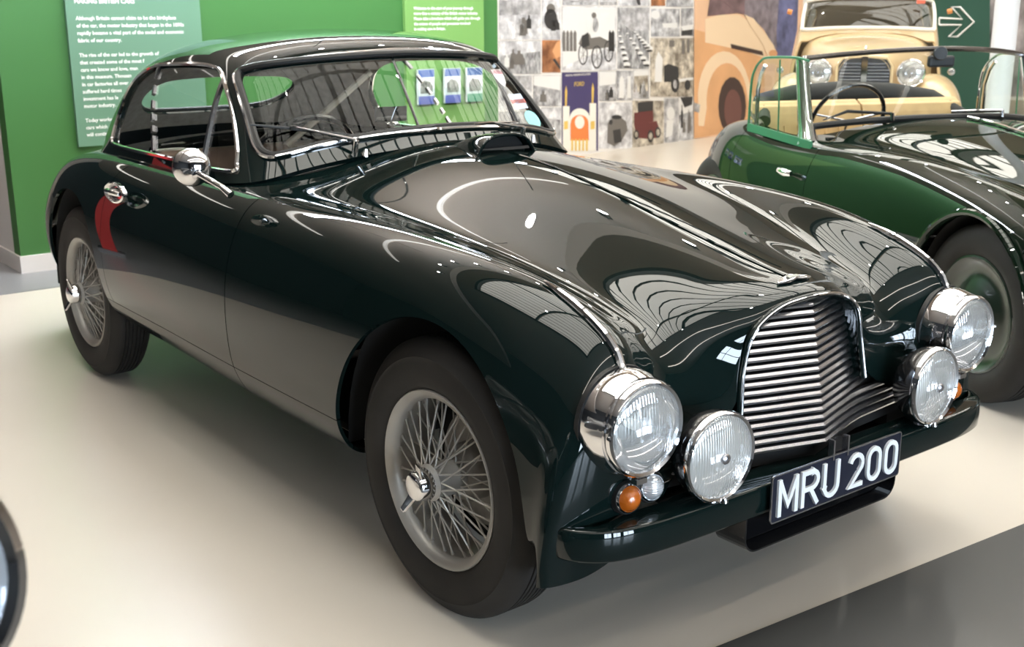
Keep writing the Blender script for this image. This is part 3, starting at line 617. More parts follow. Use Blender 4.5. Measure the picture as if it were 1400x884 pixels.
def cabin_surface():
    rows = [
     [(-1.0, 0, 1.02), (-1.055, 0, 1.06), (-1.17, 0, 1.178), (-1.285, 0, 1.297), (-1.36, 0, 1.345), (-1.52, 0, 1.370), (-1.76, 0, 1.380), (-2.0, 0, 1.372), (-2.25, 0, 1.344), (-2.5, 0, 1.287), (-2.75, 0, 1.195), (-2.95, 0, 1.09), (-3.12, 0, .96), (-3.25, 0, .80)],
     [(-1.01, .2, 1.01), (-1.065, .2, 1.052), (-1.18, .2, 1.17), (-1.295, .2, 1.289), (-1.37, .2, 1.338), (-1.525, .2, 1.364), (-1.76, .2, 1.374), (-2.0, .2, 1.366), (-2.25, .2, 1.337), (-2.5, .2, 1.277), (-2.75, .2, 1.18), (-2.95, .2, 1.07), (-3.12, .2, .94), (-3.24, .2, .78)],
     [(-1.04, .38, .99), (-1.095, .38, 1.035), (-1.21, .37, 1.155), (-1.325, .36, 1.273), (-1.395, .355, 1.319), (-1.54, .355, 1.345), (-1.77, .355, 1.354), (-2.0, .35, 1.348), (-2.25, .345, 1.318), (-2.49, .34, 1.257), (-2.73, .335, 1.157), (-2.92, .33, 1.04), (-3.08, .33, .91), (-3.2, .32, .76)],
     [(-1.09, .52, .96), (-1.14, .515, 1.01), (-1.25, .50, 1.13), (-1.36, .48, 1.245), (-1.425, .47, 1.292), (-1.56, .465, 1.316), (-1.78, .465, 1.325), (-2.0, .465, 1.320), (-2.25, .46, 1.291), (-2.49, .455, 1.23), (-2.71, .45, 1.125), (-2.89, .44, 1.0), (-3.03, .43, .88), (-3.12, .42, .74)],
     [(-1.13, .62, .93), (-1.18, .61, .975), (-1.29, .585, 1.09), (-1.40, .55, 1.2), (-1.46, .535, 1.246), (-1.58, .525, 1.270), (-1.79, .523, 1.279), (-2.0, .528, 1.276), (-2.23, .525, 1.25), (-2.44, .522, 1.195), (-2.62, .517, 1.095), (-2.77, .515, .99), (-2.90, .505, .90), (-3.0, .49, .75)],
     [(-1.2, .665, .92), (-1.25, .652, .96), (-1.35, .625, 1.06), (-1.445, .595, 1.15), (-1.50, .58, 1.185), (-1.6, .572, 1.203), (-1.79, .57, 1.208), (-1.99, .574, 1.202), (-2.20, .571, 1.175), (-2.38, .568, 1.115), (-2.53, .566, 1.03), (-2.65, .565, .955), (-2.75, .565, .88), (-2.84, .55, .76)],
     [(-1.28, .68, .915), (-1.32, .67, .945), (-1.40, .652, 1.0), (-1.48, .632, 1.057), (-1.54, .622, 1.082), (-1.63, .617, 1.096), (-1.8, .615, 1.1), (-1.98, .617, 1.093), (-2.16, .614, 1.072), (-2.32, .612, 1.03), (-2.45, .612, .98), (-2.54, .614, .935), (-2.62, .618, .88), (-2.69, .61, .78)],
     [(-1.34, .69, .90), (-1.37, .685, .92), (-1.44, .672, .95), (-1.51, .66, .97), (-1.57, .653, .98), (-1.66, .65, .985), (-1.81, .648, .985), (-1.97, .648, .982), (-2.13, .645, .973), (-2.27, .643, .957), (-2.39, .643, .935), (-2.47, .65, .912), (-2.54, .655, .88), (-2.60, .65, .80)],
     [(-1.38, .70, .87), (-1.41, .697, .88), (-1.47, .69, .885), (-1.53, .683, .888), (-1.585, .68, .89), (-1.67, .678, .89), (-1.82, .676, .89), (-1.97, .674, .89), (-2.12, .671, .886), (-2.25, .669, .88), (-2.36, .669, .87), (-2.43, .672, .86), (-2.5, .675, .84), (-2.55, .66, .78)]]
    G = np.array(rows).transpose(1, 0, 2); G[:, :, 1] *= -1
    return Surf.from_grid(G, 8, 8, True, flip=True)
DLO = [(-1.262, .950), (-1.507, .948), (-1.916, .945), (-2.28, .943), (-2.38, .950), (-2.425, .985), (-2.445, 1.05), (-2.42, 1.12), (-2.34, 1.19), (-2.17, 1.240), (-1.95, 1.254), (-1.75, 1.26), (-1.61, 1.253), (-1.52, 1.226), (-1.40, 1.145), (-1.30, 1.04), (-1.255, .975)]
WSO = [(0, 1.063), (.2, 1.056), (.4, 1.034), (.52, 1.008), (.558, 1.002), (.577, 1.012), (.580, 1.04), (.568, 1.10), (.547, 1.19), (.532, 1.232), (.505, 1.256), (.43, 1.272), (.25, 1.287), (0, 1.294)]
WSO_FULL = [tuple(p) for p in smooth_poly(WSO+[(-a, z) for a, z in WSO[-2:0:-1]], 5)]
DLO_S = [tuple(p) for p in smooth_poly(DLO, 5)]
RWO_S = [tuple(p) for p in smooth_poly([(-.36, 1.10), (-.30, 1.03), (-.15, 1.01), (.15, 1.01), (.30, 1.03), (.36, 1.10), (.30, 1.165), (.15, 1.18), (-.15, 1.18), (-.30, 1.165)], 5)]
def f_arch(V):
    x, a, z = V[:, 0], np.abs(V[:, 1]), V[:, 2]
    gf = ((x+.008)/.389)**2+((z-.273)/.474)**2-1
    gr = (np.abs((x+2.505)/.385)**2.3+np.abs((z-.33)/.437)**2.3)-1
    g = np.minimum(gf, gr)
    return np.where(a > .52, g, np.maximum(g, .2+(.52-a)*4))
def coupe_seam_x(a): return -1.0+.035*np.clip(1-(a/.62)**2, 0, 1)
def make_coupe():
    car = empty('coupe_car', (0, 0, 0), 0, 'dark green two-door coupe with chrome lamps, wire wheels and plate MRU 200', 'car')
    body, front = coupe_surface()
    body = body.keep(f_arch)
    # cockpit opening under the roof
    def cock(V):
        a = np.abs(V[:, 1]); x = V[:, 0]
        return (np.abs((x+1.79)/.61)**4+np.abs(a/.60)**4-1)
    body = body.split(lambda V: np.where(V[:, 2] > .86, cock(V), .5))[1]
    gap = .0022
    seam = lambda V: V[:, 0]-coupe_seam_x(np.abs(V[:, 1]))
    shell = body.split(lambda V: seam(V)-gap)
    clam, rear = shell[1], shell[0].split(lambda V: seam(V)+gap)[0]
    # sills below the seam at z .402
    zs = lambda V: np.maximum(np.maximum(V[:, 2]-.402, -2.2-V[:, 0]), np.maximum(V[:, 0]-.05, .5-np.abs(V[:, 1])))
    sA, clam = clam.split(lambda V: zs(V)-gap*.6)
    sB, rear = rear.split(lambda V: zs(V)-gap*.6)
    sA = sA.split(lambda V: zs(V)+gap*.6)[0]; sB = sB.split(lambda V: zs(V)+gap*.6)[0]
    # doors
    DO = [(-1.5, .80), (-2.02, .912), (-2.055, .87), (-2.075, .80), (-2.08, .65), (-2.073, .50), (-2.06, .43), (-2.045, .40), (-1.5, .395), (-1.0, .395), (-.9, .395), (-.9, 1.0), (-1.5, 1.0), (-2.0, 1.0), (-2.02, .95)][1:]
    dz = lambda V: np.maximum(inpoly(V[:, 0], V[:, 2], DO), np.where(np.abs(V[:, 1]) < .5, 1, -1))
    door, rear2 = rear.split(lambda V: dz(V)-gap)
    door = door.split(lambda V: dz(V)+gap*.4)[0]
    rear = rear2
    clam.full().build('front_clamshell', M_PAINT, car, .012)
    rear.full().build('rear_body', M_PAINT, car, .012)
    for s in (0, 1):
        (sA if s == 0 else sA.mirror()).join(sB if s == 0 else sB.mirror()).build('sill', M_PAINT, car, .01)
        d = (door if s == 0 else door.mirror()).build('door', M_PAINT, car, .012)
        coupe_door_bits(d, -1 if s == 0 else 1)
    # cabin
    cab = cabin_surface().full()
    ws_g = lambda V: np.where((V[:, 0] > -1.47), inpoly(V[:, 1], V[:, 2], WSO_FULL), 1.)
    dl_g = lambda V: np.where(np.abs(V[:, 1]) > .44, inpoly(V[:, 0], V[:, 2], DLO_S), 1.)
    rw_g = lambda V: np.where(V[:, 0] < -2.5, inpoly(V[:, 1], V[:, 2], RWO_S), 1.)
    allg = lambda V: np.minimum(np.minimum(ws_g(V), dl_g(V)), rw_g(V))
    roof = cab.split(allg)[1]
    # drop what sinks into the body
    ro = roof.build('roof', M_PAINT, car, .02)
    inner = roof.offset(-.022).flipped().keep(lambda V: V[:, 2]-.93)
    hl = inner.build('headlining', M_HEADLINE, car)
    for nm, g in (('windscreen_glass', ws_g), ('rear_window_glass', rw_g)):
        cab.split(g)[0].offset(-.006).build(nm, M_GLASS, car)
    side = cab.split(dl_g)[0]
    for s in (-1, 1):
        pane = side.split(lambda V: -s*V[:, 1])[0].offset(-.008)
        q1 = lambda V: V[:, 0]-(-1.945-(V[:, 2]-.985)*.67)      # rear divider
        q2 = lambda V: V[:, 0]-(-1.475-(V[:, 2]-.96)*.16)       # vent divider
        a, b = pane.split(q1); b, c = b.split(q2)
        a.build('quarter_light_glass', M_GLASS, car); b.build('door_glass', M_GLASS, car); c.build('vent_glass', M_GLASS, car)
        # chrome frame round the side windows and the two dividers
        fr = side.split(lambda V: -s*V[:, 1])[0]
        lp = fr.loops()[0]; mb = MB(); mb.tube([fr.V[i]+fr.N[i]*.003 for i in lp], .0075, 6, close=True); mb.build('window_frame', M_CHROME, car)
        for q in (q1, q2):
            e = fr.split(lambda V: np.abs(q(V))-.0085)[0]
            e.offset(.002).build('window_divider', M_SATIN, car, .012)
    # windscreen rubber and bright strip
    wsp = cab.split(ws_g)[0]; lp = wsp.loops()[0]
    pts = [wsp.V[i] for i in lp]; nr = [wsp.N[i] for i in lp]
    cen = np.mean(pts, 0)
    mb = MB(); mb.tube([p+n*.004 for p, n in zip(pts, nr)], .011, 8, close=True); mb.build('windscreen_rubber', M_RUBBLACK, car)
    def outward(p, n, d):
        v = p-cen; v = v-n*np.dot(v, n); v = v/np.linalg.norm(v); return p+v*d
    mb = MB(); mb.tube([outward(p, n, .014)+n*.006 for p, n in zip(pts, nr)], .0075, 8, close=True); mb.build('windscreen_trim', M_CHROME, car)
    lp = cab.split(rw_g)[0]; l2 = lp.loops()[0]; mb = MB(); mb.tube([lp.V[i] for i in l2], .01, 6, close=True); mb.build('rear_window_rubber', M_RUBBLACK, car)
    return car, body, front
# ------------------------------------------------------------------ details of the coupe
def frame(o, d, up=(0, 0, 1)):
    """matrix whose local +Z looks along d"""
    z = Vector(d).normalized(); u = Vector(up); x = u.cross(z); x = x.normalized() if x.length > 1e-6 else Vector((1, 0, 0)); y = z.cross(x)
    m = Matrix((x, y, z)).transposed().to_4x4(); m.translation = Vector(o); return m
def ribbon(mb, pts, w, h0, h1, fn, closed=False):
    """flat stroke of width w along a 2-D polyline, extruded from h0 to h1"""
    P = [Vector(p).to_2d() for p in pts]; n = len(P); L = []; Rr = []
    for i in range(n):
        a = P[i-1] if (i > 0 or closed) else None; b = P[(i+1) % n] if (i < n-1 or closed) else None
        if a is None: t = (b-P[i]).normalized(); k = 1
        elif b is None: t = (P[i]-a).normalized(); k = 1
        else:
            t1 = (P[i]-a).normalized(); t2 = (b-P[i]).normalized(); t = t1+t2; t = t.normalized() if t.length > .2 else t2
            k = min(1.8, 1/max(.4, t.dot(t1)))
        m = Vector((-t.y, t.x))*w/2*k; L.append(P[i]+m); Rr.append(P[i]-m)
    v = [fn(p.x, p.y, h) for p in L+Rr for h in (h0, h1)]
    li = lambda i, h: 2*i+h; ri = lambda i, h: 2*(n+i)+h; f = []
    for i in range(n if closed else n-1):
        j = (i+1) % n
        f += [(li(i, 1), ri(i, 1), ri(j, 1), li(j, 1)), (li(i, 0), li(j, 0), ri(j, 0), ri(i, 0)), (li(i, 0), li(i, 1), li(j, 1), li(j, 0)), (ri(i, 0), ri(j, 0), ri(j, 1), ri(i, 1))]
    if not closed: f += [(li(0, 0), ri(0, 0), ri(0, 1), li(0, 1)), (li(n-1, 0), li(n-1, 1), ri(n-1, 1), ri(n-1, 0))]
    mb.add(v, f)
def arc(cx, cy, rx, ry, a0, a1, n=10): return [(cx+rx*math.cos(math.radians(a0+(a1-a0)*i/n)), cy+ry*math.sin(math.radians(a0+(a1-a0)*i/n))) for i in range(n+1)]
def make_wheel(parent, c, s, steer=0, spokes=True, tyre_r=.346, rim=None, name='wheel'):
    """wire wheel; s is the outward side (-1 right, 1 left)"""
    M = frame(c, (0, s, 0)) @ Matrix.Rotation(.2, 4, 'Z')
    if steer: M = Matrix.Translation(c) @ Matrix.Rotation(steer, 4, 'Z') @ Matrix.Translation([-q for q in c]) @ M
    w = MB().lathe([(.214, .072), (.2205, .074), (.2235, .071), (.222, .064), (.212, .060), (.206, .05), (.205, .0), (.205, -.055), (.222, -.066), (.222, -.072), (.201, -.066), (.196, -.05), (.196, .045), (.199, .058), (.205, .066)], 64, M, close=True).build(name, M_WHEEL, parent)
    tr = [(.2215, .066), (.232, .076), (.262, .083), (.292, .081), (.3, .0795), (.303, .081), (.306, .078), (.322, .07), (.335, .061), (.3425, .052), (.345, .047)]
    gr = []
    for g in (.036, .022, .008, -.008, -.022, -.036): gr += [(.3462, g+.0028), (.3395, g+.0018), (.3395, g-.0018), (.3462, g-.0028)]
    tr = tr+gr+[(r, -h) for r, h in tr[::-1]]
    MB().lathe(tr, 96, M).build('tyre', M_RUBBER, w, auto=50)
    MB().lathe([(.0, .012), (.05, .012), (.062, .006), (.072, -.01), (.074, -.05), (.1, -.055), (.145, -.058), (.15, -.065), (.15, -.075)], 40, M).build('brake_drum', pmat('drum_grey', (.30, .285, .265), .5, metal=.2, noise=(20, .2)), w)
    MB().lathe([(.14, -.074), (.193, -.074)], 40, M).build('back_plate', M_DARK, w)  # dark ring added behind the spokes so the gaps look shaded
    if spokes:
        def spoke(a0, r0, h0, a1, r1, h1):
            p = Vector((r0*math.cos(a0), r0*math.sin(a0), h0)); q = Vector((r1*math.cos(a1), r1*math.sin(a1), h1)); return [p, p.lerp(q, .90), q]
        kinds = []
        for k, (r0, h0, r1, h1, da) in enumerate(((.040, .088, .1965, .042, .42), (.040, .088, .1965, .042, -.42), (.046, .03, .1965, .010, .62), (.046, .03, .1965, .010, -.62))):
            t = MB().tube([M @ x for x in spoke(0, r0, h0, da, r1, h1)], [.0024, .0024, .0052], 6)
            kinds.append(t)
        cc = Vector(M.translation); ax = (M.to_3x3() @ Vector((0, 0, 1)))
        for k, t in enumerate(kinds):
            base = t.build('spoke', M_WHEEL, w); n = 14
            c0 = M.translation.copy()
            for i in range(n):
                o = base if i == 0 else base.copy()
                if i: COL.objects.link(o); o.parent = w
                an = 2*PI*i/n+k*PI/n*.5+(k // 2)*.13
                R = Matrix.Translation(c0) @ Matrix.Rotation(an, 4, ax) @ Matrix.Translation(-c0)
                o.matrix_local = R
    MB().lathe([(.03, -.05), (.052, -.045), (.05, .02), (.044, .03), (.043, .082), (.046, .09), (.036, .1)], 28, M).build('hub', M_WHEEL, w)
    MB().lathe([(.038, .096), (.041, .104), (.038, .114), (.036, .130), (.033, .137), (.028, .140), (.0, .143)], 28, M).build('spinner', M_CHROME, w)
    for a in (0, PI):
        Ma = M @ Matrix.Rotation(a+.9, 4, 'Z')
        v = [Ma @ Vector(p) for p in ((.03, -.013, .118), (.03, .013, .118), (.075, .009, .142), (.075, -.009, .142), (.03, -.013, .132), (.03, .013, .132), (.077, .009, .151), (.077, -.009, .151))]
        e = MB().add(v, [(0, 3, 2, 1), (4, 5, 6, 7), (0, 1, 5, 4), (2, 3, 7, 6), (1, 2, 6, 5), (0, 4, 7, 3)]).build('spinner_ear', M_CHROME, w); bevel(e, .004)
    return w
def near(body, x, y=None, z=None):
    """point and normal of the body surface at (x, y) from above or (x, z) from the right side"""
    V = body.V
    if z is None: d = (V[:, 0]-x)**2+(np.abs(V[:, 1])-abs(y))**2+np.where(body.N[:, 2] < .15, 1, 0)
    else: d = (V[:, 0]-x)**2+(V[:, 2]-z)**2+np.where(np.abs(body.N[:, 1]) < .3, 1, 0)
    i = np.argsort(d)[:6]; w = 1/(d[i]+1e-6); w /= w.sum()
    P = (V[i]*w[:, None]).sum(0); N = (body.N[i]*w[:, None]).sum(0); N /= np.linalg.norm(N)
    if z is None: P[0] = x; P[1] = y; N[1] = N[1]*(1 if y <= 0 else -1)
    return P, N
def coupe_door_bits(door, s):
    # pull handle on an oval escutcheon
    c = Vector((-1.89, s*.818, .827)); M = frame(c, (0, s, .12)) @ Matrix.Diagonal((1, 1, 1, 1))
    def el(u, v, h): return M @ Vector((u, v, h))
    mb = MB(); n = 28
    ring = []
    for (ru, rv, h) in ((.095, .036, -.01), (.095, .036, .003), (.088, .031, .007), (.08, .026, .003), (.07, .02, -.006), (.0, .0, -.008)):
        ring.append([el(ru*math.cos(2*PI*k/n), rv*math.sin(2*PI*k/n), h) for k in range(n)])
    v = [p for r in ring for p in r]; f = [(i*n+k, i*n+(k+1) % n, (i+1)*n+(k+1) % n, (i+1)*n+k) for i in range(len(ring)-1) for k in range(n)]
    mb.add(v, f, True).build('door_handle', M_CHROME, door)
    hm = MB(); hm.tube([el(-s*.06, 0, .004), el(-s*.03, .002, .014), el(s*.03, .002, .016), el(s*.065, 0, .006)], [.008, .011, .011, .007], 8).build('handle_grip', M_CHROME, door)
def make_lamp(parent, c, r, depth, name, bowl_mat, lens, rim_w=.01, bulge=.012, d=(1, 0, 0), bowl=None):
    M = frame(c, d)
    if bowl is None: bowl = [(r*1.02, -.004), (r*1.1, -.018), (r*1.13, -.05), (r*1.12, -.095), (r*1.08, -.11)]
    L = MB().lathe(bowl, 48, M).build(name, bowl_mat, parent)
    MB().lathe([(r-.003, -.006), (r-.001, .004), (r+rim_w*.5, .008), (r+rim_w, .003), (r+rim_w*1.1, -.008), (r+rim_w*.4, -.012)], 56, M).build('rim', M_CHROME, L)
    MB().lathe([(r, -.002)]+[(r*math.cos(t*PI/2/8), -.002+bulge*math.sin(t*PI/2/8)) for t in range(1, 8)]+[(.0001, -.002+bulge)], 48, M).build('lens', lens, L)
    MB().lathe([(r-.004, -.008), (r*.9, -.022), (r*.7, -.042), (r*.4, -.056), (.015, -.06)], 40, M).build('reflector', M_CHROME, L)
    MB().lathe([(.011, -.058), (.012, -.03), (.009, -.022), (0, -.02)], 14, M).build('bulb', pmat('bulb_glass', (.85, .83, .75), .2), L)
    return L, M
def coupe_details(car, body, front):
    M_LENS = lens_mat('headlamp_lens', (.86, .88, .87), 40, 'Y', clear=.5)
    M_FOGL = lens_mat('fog_lens', (.88, .88, .85), 46, 'Y', clear=.3)
    M_AMBER = pmat('amber_lens', (.50, .115, .008), .15, coat=1, bump=(110, 1.0))
    M_CLEAR = lens_mat('side_lens', (.8, .82, .84), 60, 'Z')
    for s in (-1, 1):
        # headlamp: chrome bowl, rim, fluted lens
        c = (.547, s*.597, .595)
        L, M = make_lamp(car, c, .0955, .1, 'headlamp', M_CHROME, M_LENS, .009, .02,
                         bowl=[(.101, -.010), (.100, -.018), (.1055, -.020), (.108, -.03), (.1125, -.045), (.1145, -.058), (.115, -.07), (.113, -.09)])
        MB().box((.530, s*.597, .476), (.018, .03, .012)).build('clamp_screw', M_CHROME, L)
        MB().lathe([(.1185, -.092), (.1175, -.080), (.113, -.083)], 48, M).build('gasket', M_RUBBLACK, L)
        MB().tube([(.542+.005, s*(.597+.1*math.cos(a)), .595+.1*math.sin(a)) for a in (0.05,)]+[(.553, s*.708, .6)], .004, 6).build('rim_tab', M_CHROME, L)
        # chrome strip along the wing crown with the clip over the lamp
        pts = []
        for t in np.linspace(0, 1, 14):
            x = .205+(.492-.205)*t; P, N = near(body, x, s*.593); pts.append(Vector(P)+Vector(N)*.006)
        MB().tube(pts, [.003+.006*min(1, i/3) for i in range(14)], 8).build('wing_strip', M_CHROME, car)
        e = pts[-1]
        MB().tube([e+Vector((-.01, 0, .004)), e+Vector((.028, 0, -.002)), e+Vector((.034, 0, -.028))], .0065, 6, flat=1.7).build('strip_clip', M_CHROME, car)
        # fog lamp on the bumper shelf
        F, M = make_lamp(car, (.578, s*.401, .496), .095, .1, 'fog_lamp', M_BLACK, M_FOGL, .008, .016, d=(1, s*.03, 0),
                         bowl=[(.101, -.008), (.102, -.02), (.098, -.04), (.085, -.065), (.06, -.085), (.03, -.095), (.0, -.097)])
        MB().lathe([(.013, .014), (.0125, .018), (.008, .022), (.0, .023)], 14, M).build('lens_bolt', M_SATIN, F)
        MB().tube([(.552, s*.401, .385), (.55, s*.401, .41)], [.026, .018], 14).build('lamp_foot', M_CHROME, F)
        MB().tube([(.59, s*.395, .392), (.588, s*.395, .402)], [.009, .008], 10).build('foot_nut', M_CHROME, F)
        # amber indicator and clear side lamp below the headlamp
        for nm, (y, z), mm in (('indicator_lamp', (.602, .428), M_AMBER), ('side_lamp', (.535, .437), M_CLEAR)):
            x = .497
            Mb = frame((x, s*y, z), (1, s*.12, .1))
            b = MB().lathe([(.037, -.03), (.037, .004), (.034, .010), (.031, .008)], 30, Mb).build(nm, M_RUBBLACK, car)
            MB().lathe([(.033, .004), (.032, .012), (.029, .015), (.0275, .010)], 30, Mb).build('bezel', M_CHROME, b)
            MB().lathe([(.029, .006), (.026, .018), (.019, .028), (.01, .033), (.0, .034)], 26, Mb).build('lens', mm, b)
    # bumper: swept channel with a shelf behind it
    half = [(0, .577), (.26, .576), (.45, .574), (.57, .568), (.65, .555), (.70, .534), (.735, .504), (.755, .474), (.764, .44)]
    half = smooth_poly([(a, x, 0) for a, x in half], 5, False)
    path = [Vector((p[1], -p[0], 0)) for p in half[::-1]]+[Vector((p[1], p[0], 0)) for p in half[1:]]
    n = len(path); rings = []
    for i, p in enumerate(path):
        t = (path[min(i+1, n-1)]-path[max(i-1, 0)]).normalized(); nn = Vector((t.y, -t.x, 0))
        k = abs(2*i/(n-1)-1); e = min(1, (1-k)/.05); d = .075 if abs(p.y) < .6 else .075-(abs(p.y)-.6)/.157*.06
        if abs(p.y) < .45: d = .085
        zt = .388-.010*max(0, k-.9)/.1; zb = .317+.012*max(0, (k-.9)/.1)**1.5
        sec = [(-d, zt), (-.006, zt+.002), (-.001, zt-.0005), (.0012, zt-.004), (.003, (zt+zb)/2), (.0015, zb+.006), (-.002, zb+.001), (-.010, zb), (-.03, zb)]
        rings.append([p+nn*(a) + Vector((0, 0, z)) for a, z in sec])
    m = len(rings[0])
    # make sure the shelf lies behind the front face
    if rings[n//2][0].x > rings[n//2][4].x:
        rings = [[Vector((2*path[i].x-q.x, 2*path[i].y-q.y, q.z)) for q in r] for i, r in enumerate(rings)]
    mb = MB(); mb.add([q for r in rings for q in r], [(i*m+j, (i+1)*m+j, (i+1)*m+j+1, i*m+j+1) for i in range(n-1) for j in range(m-1)], True)
    mb.build('front_bumper', M_PAINT, car, auto=70)
    # number plate with raised characters
    PX, PZ, PW, PH = .590, .357, .243, .057
    pl = MB(); out = []
    for cx, cy, a0 in ((PW-.008, PH-.008, 0), (-PW+.008, PH-.008, 90), (-PW+.008, -PH+.008, 180), (PW-.008, -PH+.008, 270)): out += arc(cx, cy, .008, .008, a0, a0+90, 4)
    fn = lambda u, v, h: (PX+h, u, PZ+v)
    pl.prism(out, 0, .004, fn); plate = pl.build('number_plate', pmat('plate_blue_black', (.012, .014, .026), .45, spec=.25), car)
    rb = MB(); ribbon(rb, out, .0035, .003, .0065, fn, True); rb.build('plate_edge', M_SATIN, plate)
    W2 = 2*PW; H = .090; y0 = -H/2
    M_CH = pmat('plate_characters', (.80, .82, .84), .35)
    def glyph(nm, strokes):
        g = MB()
        for q, (st, cl) in enumerate(strokes): ribbon(g, st, .0118, .003, .0105+q*.0005, fn, cl)
        g.build(nm, M_CH, plate)
    U = lambda f: -PW+W2*f
    def box2(f0, f1): return U(f0)+.007, U(f1)-.007, y0+.006, -y0-.006
    l, r, b, t = box2(.035, .182); glyph('character_m', [([(l, b-.006), (l, t+.006)], False), ([(l, t), ((l+r)/2, b+.018), (r, t)], False), ([(r, t+.006), (r, b-.006)], False)])
    l, r, b, t = box2(.203, .340); md = b+(t-b)*.47
    glyph('character_r', [([(l, b-.006), (l, t+.006)], False), ([(l, t), (r-.022, t)]+arc(r-.022, (t+md)/2, .022, (t-md)/2, 90, -90, 8)+[(l, md)], False), ([(l+.026, md), (r+.001, b-.006)], False)])
    l, r, b, t = box2(.365, .497); cx = (l+r)/2; rr = (r-l)/2
    glyph('character_u', [([(l, t+.006), (l, b+rr)]+arc(cx, b+rr, rr, rr, 180, 360, 10)+[(r, t+.006)], False)])
    l, r, b, t = box2(.565, .690); cx = (l+r)/2; rr = (r-l)/2
    glyph('digit_two', [(arc(cx, t-rr, rr, rr, 165, -28, 10)+[(l+.002, b), (r+.004, b)], False)])
    for f0, f1 in ((.712, .833), (.855, .972)):
        l, r, b, t = box2(f0, f1); cx = (l+r)/2; rr = (r-l)/2
        glyph('digit_zero', [(arc(cx, t-rr, rr, rr, 0, 180, 10)+arc(cx, b+rr, rr, rr, 180, 360, 10), True)])
    for u in (-.095, .07): MB().lathe([(.004, .003), (.0035, .006), (.0, .0065)], 10, frame((PX, u, PZ-.004), (1, 0, 0))).build('plate_screw', M_SATIN, plate)
    # plate carrier and rounded scoop tray under the plate
    MB().box((.583, 0, .40), (.012, .05, .10)).build('plate_bracket', M_BLACK, car)
    for sy in (-1, 1): MB().box((.590, sy*.027, .428), (.016, .005, .05)).build('bracket_cheek', M_SATIN, car)
    o2 = [(-.285, .318)]+arc(-.245, .262, .04, .04, 180, 270, 6)+arc(.245, .262, .04, .04, 270, 360, 6)+[(.285, .318)]
    tr = MB()
    ribbon(tr, o2, .004, -.12, -.028, lambda u, v, h: (PX+h+(.318-v)*-.02, u, v)); tr.build('plate_tray', M_BLACK, car)
    MB().prism([(-.28, .316)]+arc(-.243, .262, .038, .036, 180, 270, 6)+arc(.243, .262, .038, .036, 270, 360, 6)+[(.28, .316)], -.034, -.030, lambda u, v, h: (PX+h-(.318-v)*.5, u, v)).build('tray_panel', M_BLACK, car)
    # grille: lip, surround, backing and V-plan slats
    lipF = [front[j][4] for j in range(5)]
    half = [Vector((p[0], -p[1], p[2])) for p in lipF]
    hs = smooth_poly([tuple(v) for v in half], 6, False)
    loop = [Vector((p[0], -p[1], p[2])) for p in hs[::-1]]+[Vector(tuple(p)) for p in hs[1:]]
    lip = MB(); lip.tube([p+Vector((.002, 0, 0)) for p in loop], .0085, 10); lp = lip.build('grille_lip', M_PAINT, car)
    MB().tube([p+Vector((.0075, 0, .001)) for p in loop], .0045, 8).build('grille_bead', M_CHROME, lp)
    sur = MB(); k = len(loop); v = []
    for p in loop:
        q = Vector((p.x-.05, p.y*.93, .52+(p.z-.52)*.9 if p.z > .52 else p.z)); v += [tuple(p), tuple(q)]
    sur.add(v, [(2*i, 2*i+1, 2*i+3, 2*i+2) for i in range(k-1)], True); sur.build('grille_surround', M_PAINT, car)
    def gx(z, a): return .487+(.76-z)*.19-min(a, .2)*.30-max(0, a-.2)*.10            # spine leans forward at the foot, wings sweep back
    def ga(z):
        if z > .535:
            hh = [(.528, .222), (.60, .212), (.64, .205), (.70, .190), (.733, .168), (.752, .135), (.765, .09), (.772, .03)]
            return float(pchip(hh, [z])[0])*.97
        return .445 if z < .475 else float(pchip([(.475, .40), (.535, .235)], [z])[0])
    nb = 18
    for i in range(nb):
        z = .757-i*.0192
        for s in (-1, 1):
            A = ga(z-.004)
            if z < .47: A = .44
            n = 8; v = []
            for t in range(n+1):
                a = A*t/n; x = gx(z, a)-(.03 if z > .5 and a > .15 else 0)*((a-.15)/.1)**2*.4
                for dx, dz in ((-.012, .0075), (-.002, .0068), (.003, .001), (.001, -.0045), (-.010, -.0055)): v.append((x+dx, s*a, z+dz))
            f = [(t*5+j, (t+1)*5+j, (t+1)*5+(j+1) % 5, t*5+(j+1) % 5) for t in range(n) for j in range(5)]+[tuple(range(5)), tuple(range(n*5, n*5+5))[::-1]]
            MB().add(v, f, True).build('grille_slat', M_SATIN, car, auto=30)
    bk = MB(); v = []
    zs = np.linspace(.775, .385, 14)
    for z in zs:
        A = ga(z) if z > .5 else .46
        for a in np.linspace(-1, 1, 9): v.append((gx(z, abs(a)*A)-.035, a*A*1.05, z))
    bk.add(v, [(i*9+j, i*9+j+1, i*9+10+j, i*9+9+j) for i in range(13) for j in range(8)]).build('radiator_shade', M_DARK, car)
    # badge with spread wings above the grille
    P, N = near(body, .425, 0); b0 = Vector(P)+Vector((0, 0, .004))
    fnb = lambda u, v, h: (b0.x+v*1.0+.0, u, b0.z+h-.12*v-abs(u)*.10)
    wing = [(0, .011), (.018, .014), (.04, .012), (.062, .006), (.055, -.002), (.035, -.010), (.014, -.014), (0, -.013)]
    bd = MB(); bd.prism(wing+[(-a, v) for a, v in wing[-2:0:-1]], 0, .006, fnb); B = bd.build('badge', M_CHROME, car); bevel(B, .002)
    MB().prism([(-.02, .006), (.02, .006), (.018, -.006), (-.018, -.006)], .006, .0085, fnb).build('badge_plaque', pmat('badge_grey', (.35, .36, .33), .4, metal=.5), B)
    # centre moulding from the scoop to the badge
    pts = []
    for x in np.linspace(-.69, .40, 30): P, N = near(body, x, 0); pts.append((x, 0, P[2]+.0005))
